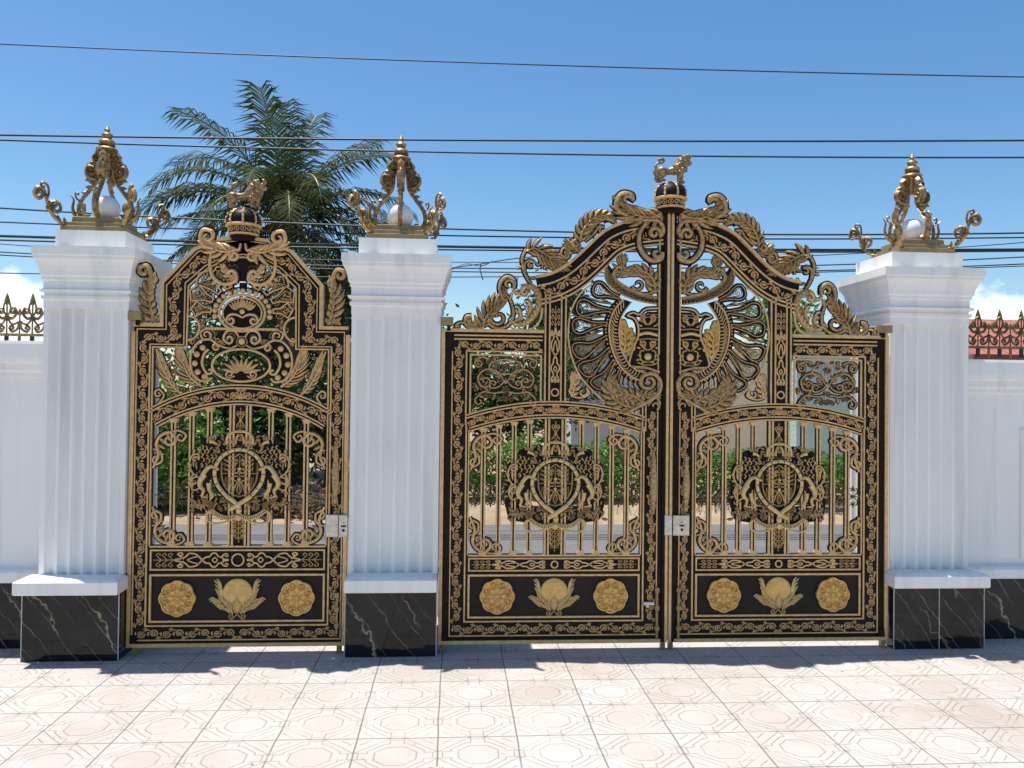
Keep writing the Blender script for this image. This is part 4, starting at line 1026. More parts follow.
    acanthus(p, TA(crv([(210, 625), (225, 570), (270, 510), (330, 455), (345, 420)])), .085, .050, 9, .0, .018, 0, 1)
    stroke(p, TA(vol(crv([(350, 400), (390, 460), (405, 540), (375, 605), (310, 630), (250, 600), (255, 555)]), (310, 560), -1.0)), .022, .0, .016, 0, 1)
    stroke(p, TA(vol(crv([(345, 450), (318, 390), (325, 335), (365, 300), (410, 325), (408, 375)]), (375, 350), -.9)), .026, .004, .018, 0, 1)
    stroke(p, TA(vol(crv([(215, 625), (150, 630), (100, 600), (105, 555), (140, 550)]), (130, 575), -.7)), .024, .0, .016, 0, 1)
    stroke(p, TA(vol(crv([(110, 600), (70, 592), (40, 605), (38, 630)]), (50, 622), .8)), .018, .0, .014, 0, 1)
    for k in range(4): p.lobe(TA([(160 + 18*k, 630 - 4*k)])[0], 2.3 - .25*k, .060, .026, .002, .014, 0, 0, 1)
    acanthus(p, TA([(110, 560), (120, 600), (170, 630)]), .03, .03, 4, .002, .012, 0, 1)
    B(p, 'low_rail_scroll', [LEAFG, BLACK])
    p = MB()
    cr = crv([(405, 600), (470, 600), (530, 555), (568, 480), (565, 410), (530, 365), (480, 365), (460, 395)], 5)
    stroke(p, TA(vol(cr, (480, 395), -.7)), .024, .0, .016, 0, 1)
    for k in range(4, len(cr) - 6, 2): p.disc(TA([(cr[k][0] - 6, cr[k][1] - 4)])[0], .016, .010, .016, 1, 10)
    p.rib(TA(crv([(385, 620), (430, 640), (520, 635), (575, 580), (590, 500)])), .013, -.006, .014, 'box', 0)
    stroke(p, TA(vol(crv([(405, 590), (450, 560), (440, 500), (415, 490)]), (425, 515), .7)), .018, .0, .014, 0, 1)
    stroke(p, TA(vol(crv([(490, 560), (515, 510), (505, 460), (480, 455)]), (490, 475), .7)), .017, .0, .014, 0, 1)
    stroke(p, TA([(400, 380), (425, 405), (460, 400)]), .013, .0, .012, 0, 1)
    stroke(p, TA([(400, 500), (385, 440), (395, 400)]), .016, .0, .012, 0, 1)
    stroke(p, TA(vol(crv([(395, 600), (385, 575), (405, 560)]), (405, 580), -.7)), .022, .0, .012, 0, 1)
    B(p, 'bead_scroll', [GOLD, LEAFG, BLACK])
    # meeting stile
    s = MB(); s.box(1.528, 1.548, .022, 2.975, -.045, .016, 1); s.box(1.549, 1.566, .022, 2.985, -.045, .026, 0); s.box(1.503, 1.527, .03, 2.90, -.043, .004, 1)
    s.build('meeting_stile', [GOLD, BLACK], g, mirror)
    handle(g, 1.458, 1.12, mirror); floor_bolt(g, 1.497, .05, .40, mirror); hinge(g, .048, 2.175, mirror)
    for u in (.014, 1.53):
        ft = MB(); ft.box(u, u + .03, -.033, .03, -.03, .006, 0); B(ft, 'foot', PLATEG)
    return g
la = drive_leaf('driveway_gate_leaf', 'wide black and gold gate leaf next to the middle pillar, carrying the lion and crown', lx0, False)
lb = drive_leaf('driveway_gate_leaf', 'wide black and gold gate leaf next to the rightmost pillar, bearing the steel lock', lx0 + 2*MEET + .004, True)
gate_crown(la, MEET + .002, 2.995); lion_statue(la, MEET + .002, 3.205, False)
lock(lb, -1.60, -1.43, .755, .895, -1.545, False)
sl = MB(); sl.box(1.40, 1.48, .275, .300, .010, .026, 0, .004); sl.box(1.42, 1.44, .262, .275, .010, .022, 0); sl.build('slide_bolt', STEEL, la)

# ============================================================ pillars
def sq(mb, prof, cx, cy, hx, hy, mi=0):
    mb.rings([[(cx - hx - d, z, cy - hy - d), (cx + hx + d, z, cy - hy - d), (cx + hx + d, z, cy + hy + d), (cx - hx - d, z, cy + hy + d)] for d, z in prof], mi)
V3 = lambda u, v, w: (u, w, v)
def flutes(w, n, depth, inset):
    """outline of one fluted face from -w/2 to w/2, as (x, recess)"""
    out = [(-w/2, 0)]; p = (w - 2*inset)/n
    for k in range(n):
        x0 = -w/2 + inset + k*p; fl = p*.22
        out.append((x0 + fl/2, 0))
        for i in range(1, 9):
            t = i/9; out.append((x0 + fl/2 + (p - fl)*t, depth*sin(pi*t)**.8))
        out.append((x0 + p - fl/2, 0))
    return out
def pillar(label, cx, y0, wshaft, wbase, led, cap, cxb=None, nseam=1):
    cxb = cx if cxb is None else cxb
    dep = .72; g = thing('gate_pillar', label, 'pillar', (cx, y0 + dep/2, 0), 'gate pillars')
    h = dep/2
    mb = MB(); mb.M = V3; sq(mb, [(0, 0), (0, .432)], cxb - cx, 0, wbase/2, h)
    pl = mb.build('plinth', MARBLE, g)
    s = MB(); s.M = V3
    for x in ([0] if nseam == 2 else []): s.poly([(cxb - cx - .0025, .0), (cxb - cx + .0025, .0), (cxb - cx + .0025, .43), (cxb - cx - .0025, .43)], -h - .002, -h + .003, 0)
    for q in (-1, 1): s.poly([(cxb - cx + q*(wbase/2) - .003, 0), (cxb - cx + q*(wbase/2) + .003, 0), (cxb - cx + q*(wbase/2) + .003, .43), (cxb - cx + q*(wbase/2) - .003, .43)], -h - .002, -h + .004, 0)
    s.build('grout_line', GROUT, pl)
    mb = MB(); mb.M = V3
    lx0_, lx1_ = led
    mb.rings([[(lx0_ - cx + i, z, -h - .085 + i), (lx1_ - cx - i, z, -h - .085 + i), (lx1_ - cx - i, z, -h + .085), (lx0_ - cx + i, z, -h + .085)] for i, z in ((.008, .432), (0, .440), (0, .510), (.006, .516), (.03, .528))], 0)
    mb.build('ledge', WHITE, g)
    yf = .075; n = 6; hs = wshaft/2
    fo = flutes(wshaft, n, .034, .022); so = flutes(2*h - 2*yf, n, .034, .022); hd = h - yf
    outl = [(x, -hd + r) for x, r in fo] + [(hs - r, x) for x, r in so] + [(-x, hd - r) for x, r in fo] + [(-hs + r, -x) for x, r in so]
    mb = MB(); mb.M = V3
    mb.rings([[(x, z, y) for x, y in outl] for z in (.520, 2.25)], 0)
    sq(mb, [(.003, 2.232), (.003, 2.285), (.014, 2.29), (.014, 2.312)], 0, 0, hs, hd)
    mb.build('shaft', WHITE, g)
    mb = MB(); mb.M = V3
    e = cap/2 - hs
    pr = [(.0, 2.312), (.0, 2.330), (.028, 2.334), (.032, 2.350), (.006, 2.358), (.006, 2.405), (.018, 2.415), (.018, 2.432), (.030, 2.442), (.034, 2.470), (.046, 2.505), (.062, 2.532), (.074, 2.545), (.074, 2.566), (.085, 2.570), (.085, 2.625)]
    sq(mb, [(d*e/.085, z) for d, z in pr], 0, 0, hs, hd); mb.build('capital', WHITE, g)
    mb = MB(); mb.M = V3
    sq(mb, [(0, 2.626), (0, 2.745)], 0, 0, cap/2 - .10, hd + e - .10); mb.build('cap_block', WHITE, g)
    return g
pillar('white fluted pillar on black marble at the far left, outside the narrow gate', -2.375, 5.285, .525, .590, (-2.715, -2.085), .640, -2.402)
pillar('white fluted pillar on black marble standing between the narrow gate and the wide gate', -.398, 5.305, .585, .590, (-.695, -.107), .715, -.402)
pillar('white fluted pillar on seamed black marble to the right of the wide gate', 3.300, 5.350, .568, .645, (2.965, 3.640), .715, 3.330, 2)

# ----------------------------------------------------------- lanterns
def lantern(x, y, z, label):
    g = thing('pillar_lantern', label, 'lantern', (x, y, z), 'bronze lanterns on the pillars')
    mb = MB(); mb.M = V3
    mb.rings([[(sx*r, zz, sy*r) for sx, sy in ((-1, -1), (1, -1), (1, 1), (-1, 1))] for r, zz in ((.200, 0), (.200, .030), (.192, .033), (.180, .036), (.176, .060), (.160, .064), (.152, .067), (.148, .100), (.140, .104))], 0)
    mb.build('base_plate', PLATEG, g)
    mb = MB(); mb.M = V3
    mb.lathe([(.03, .100), (.034, .112), (.06, .118), (.082, .145), (.092, .182), (.088, .218), (.070, .250), (.040, .270), (.008, .278)], 24, 0)
    mb.build('globe', GLOBE, g, False, True)
    for k in range(4):
        a = 2*pi*k/4 + .06
        mb = MB(); mb.M = lambda r, v, w: (r*cos(a) - w*sin(a), r*sin(a) + w*cos(a), v)
        arm = crv([(.122, .102), (.158, .130), (.172, .180), (.155, .242), (.104, .312), (.062, .372), (.050, .425), (.046, .520)], 5)
        mb.rib(arm, lambda t: .030 - .006*t, 0, .016, 'dia', 0)
        mb.rib(crv([(.150, .108), (.195, .140), (.212, .190), (.205, .240), (.225, .272)], 4), lambda t: .034*(1.05 - .85*t), 0, .014, 'dia', 0)
        mb.rib(vol(crv([(.165, .235), (.190, .255), (.195, .285)]), (.182, .282), .7), .012, 0, .008, 'dia', 0)
        mb.rib(vol(crv([(.058, .385), (.095, .392), (.124, .425), (.118, .468), (.088, .472)]), (.090, .440), 1.1), .036, 0, .026, 'dia', 0)
        mb.rib(vol(crv([(.042, .500), (.068, .505), (.084, .535), (.066, .560)]), (.058, .535), 1.0), .030, 0, .022, 'dia', 0)
        for p, an, L in (((.135, .115), 2.2, .05), ((.15, .12), .3, .05), ((.115, .300), -.4, .045), ((.085, .335), -.3, .05), ((.066, .365), -.2, .05), ((.10, .40), -.9, .045), ((.11, .46), 1.0, .04), ((.055, .47), .8, .055), ((.075, .51), -.6, .04), ((.07, .43), 1.9, .05), ((.05, .56), 1.2, .04)):
            mb.lobe(p, an, L, .026, 0, .014, 0, .5, None, 'dia')
        mb.build('scroll_arm', ANTIQ, g)
    mb = MB(); mb.M = V3
    mb.lathe([(.030, .46), (.036, .50), (.032, .54), (.040, .565), (.058, .578), (.070, .590), (.066, .598), (.044, .608), (.034, .620), (.046, .632), (.052, .642), (.047, .652), (.030, .662), (.026, .672), (.034, .682), (.037, .690), (.030, .700), (.016, .710), (.015, .718), (.020, .726), (.012, .740), (.002, .756)], 20, 0)
    for k in range(12):
        a = k*pi/6; mb.M = lambda r, v, w: (r*cos(a) - w*sin(a), r*sin(a) + w*cos(a), v)
        mb.lobe((.045, .575), -.25, .035, .026, 0, .010, 0, -.8, None, 'dia'); mb.lobe((.03, .628), -.1, .026, .020, 0, .008, 0, -.8, None, 'dia')
    mb.build('finial', ANTIQ, g, False, True)
    for k in range(4):
        a = pi/4 + k*pi/2
        mb = MB(); mb.M = lambda r, v, w: ((.235 + (r - .235)*.80)*cos(a) - w*sin(a), (.235 + (r - .235)*.80)*sin(a) + w*cos(a), v*.97)
        mb.rib(vol(crv([(.225, .040), (.285, .048), (.345, .085), (.372, .145), (.345, .185), (.305, .175)]), (.328, .145), 1.0), .026, 0, .014, 'dia', 0)
        mb.rib(vol(crv([(.325, .075), (.375, .120), (.400, .190), (.420, .245), (.465, .262), (.492, .225)]), (.455, .220), -1.1), .026, 0, .014, 'dia', 0)
        mb.rib(vol(crv([(.40, .190), (.385, .235), (.395, .285), (.430, .300)]), (.425, .278), -.7), .018, 0, .010, 'dia', 0)
        for p, an, L in (((.25, .045), .9, .05), ((.29, .055), .7, .055), ((.335, .085), .4, .055), ((.365, .12), .2, .05), ((.385, .165), 2.3, .05)):
            mb.lobe(p, an, L, .028, 0, .013, 0, .5, None, 'dia')
        mb.build('corner_scroll', ANTIQ, g)
    return g
lan = lantern(-2.375, 5.62, 2.745, 'ornate bronze lantern with white globe on the leftmost pillar')
for x, y, lb_ in ((-.398, 5.62, 'ornate bronze lantern with white globe on the middle pillar, between the two gates'), (3.300, 5.65, 'ornate bronze lantern with white globe on the rightmost pillar')):
    c_ = copy_tree(lan); c_.location = (x, y, 2.745); c_['label'] = lb_

# ------------------------------------------------------ boundary walls
def wall(label, x0, x1, ztop, side):
    g = thing('boundary_wall', label, 'wall', ((x0 + x1)/2, 5.72, 0))
    L = (x1 - x0)/2; h = .11
    mb = MB(); mb.M = V3; mb.rings([[(-L, z, -h - .05), (L, z, -h - .05), (L, z, h), (-L, z, h)] for z in (0, .432)], 0); mb.build('plinth', MARBLE, g)
    mb = MB(); mb.M = V3; mb.rings([[(-L, z, -h - d), (L, z, -h - d), (L, z, h), (-L, z, h)] for d, z in ((.05, .432), (.075, .436), (.075, .50), (.06, .515), (.02, .522), (.0, .53), (0, ztop - .24))], 0); mb.build('wall_body', WHITE, g)
    mb = MB(); mb.M = V3; mb.rings([[(-L, z, -h - d), (L, z, -h - d), (L, z, h + d), (-L, z, h + d)] for d, z in ((0, ztop - .24), (.018, ztop - .235), (.018, ztop - .21), (.030, ztop - .195), (.030, ztop - .15), (.045, ztop - .14), (.05, ztop - .11), (.05, ztop - .02), (.045, ztop - .0))], 0); mb.build('coping', WHITE, g)
    # raised pier panel farther along
    px = side*(.53 - L) if side > 0 else (L - .42)
    mb = MB(); mb.M = V3
    xa, xb = (px, px + side*1.6) if side > 0 else (px - 1.6, px)
    mb.rings([[(min(xa, xb) + i, z, w) for z, w in ((.56, -h - .014), (ztop - .50, -h - .014), (ztop - .50, -h + .005), (.56, -h + .005))] for i in (0, abs(xb - xa))], 0)
    mb.build('raised_panel', WHITE, g)
    return g
zl = at(20, 341, 5.60)[1]; zr = at(1000, 360, 5.60)[1]
wall('white boundary wall on black marble, left of the leftmost pillar', -6.6, -2.62, zl, -1)
wall('white boundary wall on black marble with moulded coping, right of the rightmost pillar', 3.57, 7.8, zr, 1)
RAILG = mat('tarnished gilt iron', (.34, .24, .11), .45, .4, build=worn((.12, .08, .04), 40, .3))
def railing(label, x0, x1, z0, y, gm=None):
    gm = gm or IRONG
    g = thing('wall_railing', label, 'railing', (x0, y, z0 - .03), 'spear railings along the wall tops')
    L = x1 - x0; per = .168
    mb = MB(); mb.box(0, L, .070, .088, -.012, .012, 0); 
    mb.build('rail', gm, g)
    k = 0; x = per*.5
    while x < L:
        mb = MB()
        mb.box(x - .010, x + .010, 0, .07, -.010, .010, 1)
        mb.rib(crv([(x, .085), (x, .20), (x, .26), (x, .31), (x, .365)]), lambda t: .012 if t < .6 else (.012 + .034*(t - .6)/.12 if t < .72 else .046*(1 - (t - .72)/.28) + .001), 0, .010, 'dia', 0)
        for s in (1, -1):
            G = lambda q: [(x + s*a, b) for a, b in q]
            mb.rib(G(vol(crv([(.004, .20), (.035, .19), (.062, .225), (.050, .262), (.030, .258)]), (.040, .240), .8)), .020, 0, .012, 'dia', 0)
            mb.rib(G(crv([(.0, .20), (.022, .245), (.018, .29), (.0, .31)])), .014, 0, .010, 'dia', 0)
            mb.rib(G(vol(crv([(.080, .165), (.070, .120), (.035, .10), (.018, .125)]), (.035, .125), -.8)), .017, 0, .011, 'dia', 0)
            mb.rib(G(crv([(.006, .19), (.035, .150), (.075, .165)])), .015, 0, .010, 'dia', 0)
        mb.build('tall_spear', [gm, IRON], g)
        xs = x + per/2; mb = MB()
        mb.box(xs - .007, xs + .007, 0, .07, -.007, .007, 0)
        mb.rib(crv([(xs, .085), (xs, .16), (xs, .20), (xs, .23), (xs, .262)]), lambda t: .011 if t < .55 else (.011 + .024*(t - .55)/.15 if t < .7 else .035*(1 - (t - .7)/.3) + .001), 0, .009, 'dia', 0)
        mb.disc((xs, .165), .014, -.008, .016, 0, 8)
        mb.build('short_spear', gm, g)
        x += per
railing('gilded black spear railing on top of the left boundary wall', -6.5, -2.66, zl, 5.72, RAILG)
railing('dark spear railing on top of the right boundary wall, before the red roof', 3.60, 7.7, zr + .05, 5.72)

# ---------------------------------------------------------------- ground
def sheet(name, x0, x1, y0, y1, z, mt, kind='structure', nx=1, ny=1, amp=0, th=0):
    mb = MB(); mb.M = lambda u, v, w: (u, v, w)
    vs = []; fs = []
    for j in range(ny + 1):
        for i in range(nx + 1):
            x = x0 + (x1 - x0)*i/nx; y = y0 + (y1 - y0)*j/ny
            vs.append((x, y, z + ((amp*noise.noise(Vector((x*.6, y*.6, 3))) if j else -.05) if amp else 0)))
    for j in range(ny):
        for i in range(nx): a = j*(nx + 1) + i; fs.append((a, a + 1, a + nx + 2, a + nx + 1))
    mb.add(vs, fs); return tag(mb.build(name, mt), kind=kind)
sheet('ground', -1500, 1500, -1500, 1500, -.12, EARTH)
mb = MB(); mb.M = V3; mb.rings([[(-14, z, -9), (14, z, -9), (14, z, 6.25), (-14, z, 6.25)] for z in (-.14, 0)], 0); tag(mb.build('courtyard_paving', TILE), kind='structure')
sheet('road', -60, 60, 6.25, 11.1, -.045, ROAD)
sheet('verge', -60, 60, 10.95, 40, .0, SAND, 'structure', 120, 60, .03)
# crumbs of mortar and grit lying near the pillars
rn = random.Random(11); mb = MB(); mb.M = lambda u, v, w: (u, v, w)
for (sx, sy, ax, ay, n) in ((-2.2, 5.05, .5, .12, 150), (-.35, 5.15, .5, .1, 60), (1.4, 5.2, 1.6, .15, 60), (3.1, 5.15, .6, .12, 90), (0, 4.4, 3, .6, 60)):
    for k in range(n):
        x, y = rn.gauss(sx, ax), rn.gauss(sy, ay); q = rn.uniform(.002, .0065) if rn.random() < .93 else .012
        if y > 5.27: continue
        mb.add([(x + q*rn.uniform(.5, 1)*cos(t), y + q*rn.uniform(.5, 1)*sin(t), .0006) for t in (0, 1.5, 3, 4.6)] + [(x + .3*q, y, q*.9), (x - .4*q, y + .2*q, q*.7)], [(0, 1, 4), (1, 2, 5, 4), (2, 3, 5), (3, 0, 4, 5), (0, 1, 2, 3)])
tag(mb.build('mortar_crumbs', mat('pale mortar crumb', (.5, .47, .43), .9)), kind='stuff')
# ----------------------------------------------------------- vegetation
def leaves(mb, pts, size, rn, mi=0, asp=.45):
    for p in pts:
        d = Vector((rn.gauss(0, 1), rn.gauss(0, 1), rn.gauss(0, .7))); d.normalize()
        s = d.cross(Vector((rn.gauss(0, 1), rn.gauss(0, 1), rn.gauss(0, 1)))); s.normalize()
        l = size*rn.uniform(.6, 1.3); w = l*asp; p = Vector(p); nrm = d.cross(s)*l*.12
        a = p - d*l/2; b = p + d*l/2
        o = len(mb.v); mb.v += [tuple(a), tuple(p + s*w/2 + nrm), tuple(b), tuple(p - s*w/2 + nrm)]; mb.f.append((o, o + 1, o + 2, o + 3)); mb.m.append(mi)
def clump_pts(c, r, n, rn, cl=9, cr=.35):
    out = []
    cs = []
    for _ in range(cl):
        while 1:
            q = Vector((rn.uniform(-1, 1), rn.uniform(-1, 1), rn.uniform(-1, 1)))
            if q.length < 1: break
        cs.append(Vector((c[0] + q.x*r[0], c[1] + q.y*r[1], c[2] + q.z*r[2])))
    for i in range(n):
        k = cs[i % cl]; q = Vector((rn.gauss(0, 1), rn.gauss(0, 1), rn.gauss(0, 1)))
        out.append((k.x + q.x*cr*r[0], k.y + q.y*cr*r[1], k.z + q.z*cr*r[2]))
    return out
def raw(name, mats, mb, parent=None): # no normal recalculation needed for leaf cards
    me = bpy.data.meshes.new(name); me.from_pydata(mb.v, [], mb.f)
    for q in (mats if isinstance(mats, list) else [mats]): me.materials.append(q)
    me.polygons.foreach_set('material_index', mb.m)
    o = bpy.data.objects.new(name, me); COL.objects.link(o)
    if parent: o.parent = parent
    return o
def tube(mb, pts, rs, n=7, mi=0):
    rg = []
    for i, p in enumerate(pts):
        p = Vector(p); a = Vector(pts[max(0, i - 1)]); b = Vector(pts[min(len(pts) - 1, i + 1)]); t = (b - a).normalized()
        s = t.cross(Vector((.31, .2, .93))).normalized(); u = t.cross(s); r = rs[i] if isinstance(rs, list) else rs
        rg.append([tuple(p + s*r*cos(2*pi*k/n) + u*r*sin(2*pi*k/n)) for k in range(n)])
    M0 = mb.M; mb.M = lambda x, y, z: (x, y, z); mb.rings(rg, mi); mb.M = M0
def tree(name, label, x, y, h, crown, r, n, size, lm, seed, cat='tree', group=None, cl=14, trunk=.09, cr=.30, dry=0):
    rn = random.Random(seed); g = thing(name, label, cat, (x, y, -.03), group)
    mb = MB(); top = crown[2]
    tube(mb, [(0, 0, -.05), (.03, .02, h*.3), (-.02, .03, h*.55), (crown[0]*.6, crown[1]*.6, top)], [trunk, trunk*.8, trunk*.65, trunk*.3])
    for k in range(6):
        a = k*1.05 + rn.random(); e = (crown[0] + r[0]*.7*cos(a), crown[1] + r[1]*.7*sin(a), top + r[2]*rn.uniform(-.4, .6)); m0 = h*rn.uniform(.3, .6)
        tube(mb, [(0, .02, m0), (e[0]*.4, e[1]*.4, m0 + (e[2] - m0)*.55), e], [trunk*.5, trunk*.3, trunk*.1], 5)
    mb.build('trunk', BARK, g)
    mb = MB(); pts = clump_pts(crown, r, n, rn, cl, cr); leaves(mb, [p for p in pts if p[2] > .02], size, rn)
    raw('crown', lm, mb, g)
    return g
# clipped hedges opposite: separate bushes
hx = [(-1.3, 1.25), (-.15, 1.15), (.95, 1.2), (2.05, 1.1), (3.1, 1.15), (4.25, .95), (5.35, 1.0), (6.4, .92), (7.4, .98)]
hl = ['leafy green bush of the roadside hedge behind the hinge side of the left wide leaf', 'green hedge bush behind the left part of the left coat of arms', 'green hedge bush seen between the bars right of the left coat of arms',
      'green hedge bush behind the meeting stiles of the wide gate', 'green hedge bush before the beige house, left of the right coat of arms', 'low green hedge bush behind the right coat of arms',
      'low green hedge bush right of the right coat of arms', 'low hedge bush before the teal house', 'low hedge bush behind the rightmost pillar']
for i, ((x, h), lb_) in enumerate(zip(hx, hl)):
    y = 13.1 + .15*((i*7) % 3); rn = random.Random(40 + i)
    g = thing('hedge_bush', lb_, 'bush', (x, y, -.03), 'roadside hedge bushes')
    mb = MB()
    for k in range(9): a = rn.random()*6.28; tube(mb, [(rn.uniform(-.4, .4), rn.uniform(-.2, .2), -.05), (.5*cos(a), .25*sin(a), h*.75)], [.014, .005], 5)
    mb.build('stem', BARK, g)
    mb = MB(); pts = []
    for _ in range(2600):
        q = (rn.uniform(-.64, .64), rn.uniform(-.38, .38), rn.uniform(.01, 1) ** .8*h)
        q = (q[0], q[1], q[2]*(.86 + .22*noise.noise(Vector((x*2 + q[0]*3.1, q[1]*3, 1)))))
        pts.append(q)
    leaves(mb, pts, .085, rn); raw('foliage', LEAF, mb, g)
# dark trees and shrubs behind the left gates
tree('shade_tree', 'dark dense tree behind the left wide leaf, above the hedge', 1.3, 16.5, 2.2, (0, 0, 2.1), (1.5, 1.0, .9), 5200, .15, DLEAF, 1)
tree('shade_tree', 'dark bushy tree behind the hinge side of the left wide leaf', -.6, 16.8, 2.4, (0, 0, 1.9), (1.3, .9, 1.1), 4600, .15, DLEAF, 2)
tree('shade_tree', 'green tree rising behind the curved shoulder of the left wide leaf', 2.2, 19, 3.4, (0, 0, 3.2), (.9, .8, 1.1), 3000, .16, DLEAF, 3, cl=11)
tree('garden_shrub', 'tall leafy green shrub behind the left bars of the narrow gate', -4.3, 12.2, 1.6, (0, 0, 1.05), (.85, .6, .95), 4200, .13, LEAF, 4, 'shrub', None, 12, .05, .34)
tree('garden_shrub', 'dark shrub behind the middle of the narrow gate', -3.1, 13.6, 1.6, (0, 0, 1.15), (.9, .6, 1.0), 4200, .14, DLEAF, 5, 'shrub', None, 12, .05, .34)
tree('garden_shrub', 'light green shrub behind the right bars of the narrow gate', -2.3, 14.6, 1.7, (0, 0, 1.55), (.8, .6, .75), 3400, .13, LEAF, 6, 'shrub', None, 12, .05, .34)
tree('garden_shrub', 'shaded shrub at the left edge of the narrow gate opening', -5.4, 12.8, 1.6, (0, 0, 1.1), (.8, .6, 1.0), 3600, .14, DLEAF, 7, 'shrub', None, 12, .05, .34)
tree('shade_tree', 'dark broadleaf tree under the palm, left of the middle pillar', -2.6, 17.5, 3.4, (.2, 0, 3.2), (1.2, .9, 1.2), 5200, .17, DLEAF, 8)
tree('shade_tree', 'broadleaf tree behind the fan panel of the narrow gate', -4.6, 18.0, 3.2, (0, 0, 2.9), (1.5, 1.0, .9), 5200, .17, DLEAF, 9)
tree('garden_shrub', 'small spiky shrub top showing left of the rightmost pillar capital', 6.9, 12.5, 2.3, (0, 0, 2.35), (.35, .3, .35), 700, .14, DLEAF, 10, 'shrub', None, 6, .04, .4)
tree('garden_shrub', 'wispy green shrub behind the scrolls right of the wide gate top', 5.15, 12.4, 3.0, (0, 0, 3.1), (.45, .3, .55), 800, .13, LEAF, 12, 'shrub', None, 8, .04, .4)
tree('garden_shrub', 'low shrub in front of the red roofed house', 9.7, 13.2, 1.8, (0, 0, 1.9), (.5, .4, .35), 900, .13, DLEAF, 13, 'shrub', None, 7, .04, .4)
# dry brush heap
rn = random.Random(21); g = thing('brush_heap', 'heap of dry branches and leaves behind the right bars of the narrow gate', 'brush heap', (-2.25, 11.6, -.03))
mb = MB()
for k in range(60):
    a = rn.random()*3.14; x, y, z = rn.uniform(-.7, .7), rn.uniform(-.3, .3), rn.uniform(.0, .30); l = rn.uniform(.2, .6)
    z *= 1 - abs(x)
    tube(mb, [(x - l*cos(a), y - .3*l*sin(a), max(0, z)), (x, y, z + .06), (x + l*cos(a), y + .3*l*sin(a), z + rn.uniform(0, .15))], [.015, .012, .005], 5)
mb.build('branch', BARK, g)
mb = MB(); leaves(mb, [(rn.gauss(0, .4), rn.gauss(0, .2), abs(rn.gauss(0, .13))) for _ in range(900)], .11, rn); raw('dry_leaf_litter', DRYL, mb, g)
# dry grass tufts on the verge
rn = random.Random(31); mb = MB()
for k in range(2600):
    x = rn.uniform(-7, 10); y = rn.uniform(11.5, 12.8); h = rn.uniform(.05, .2); d = rn.uniform(-.08, .08)
    if noise.noise(Vector((x*.9, y*.9, 7))) < -.05: continue
    o = len(mb.v); mb.v += [(x - .006, y, -.05), (x + .006, y, -.05), (x + d, y + rn.uniform(-.05, .05), h)]; mb.f.append((o, o + 1, o + 2)); mb.m.append(0)
tag(raw('dry_grass', DRYL, mb), kind='stuff')

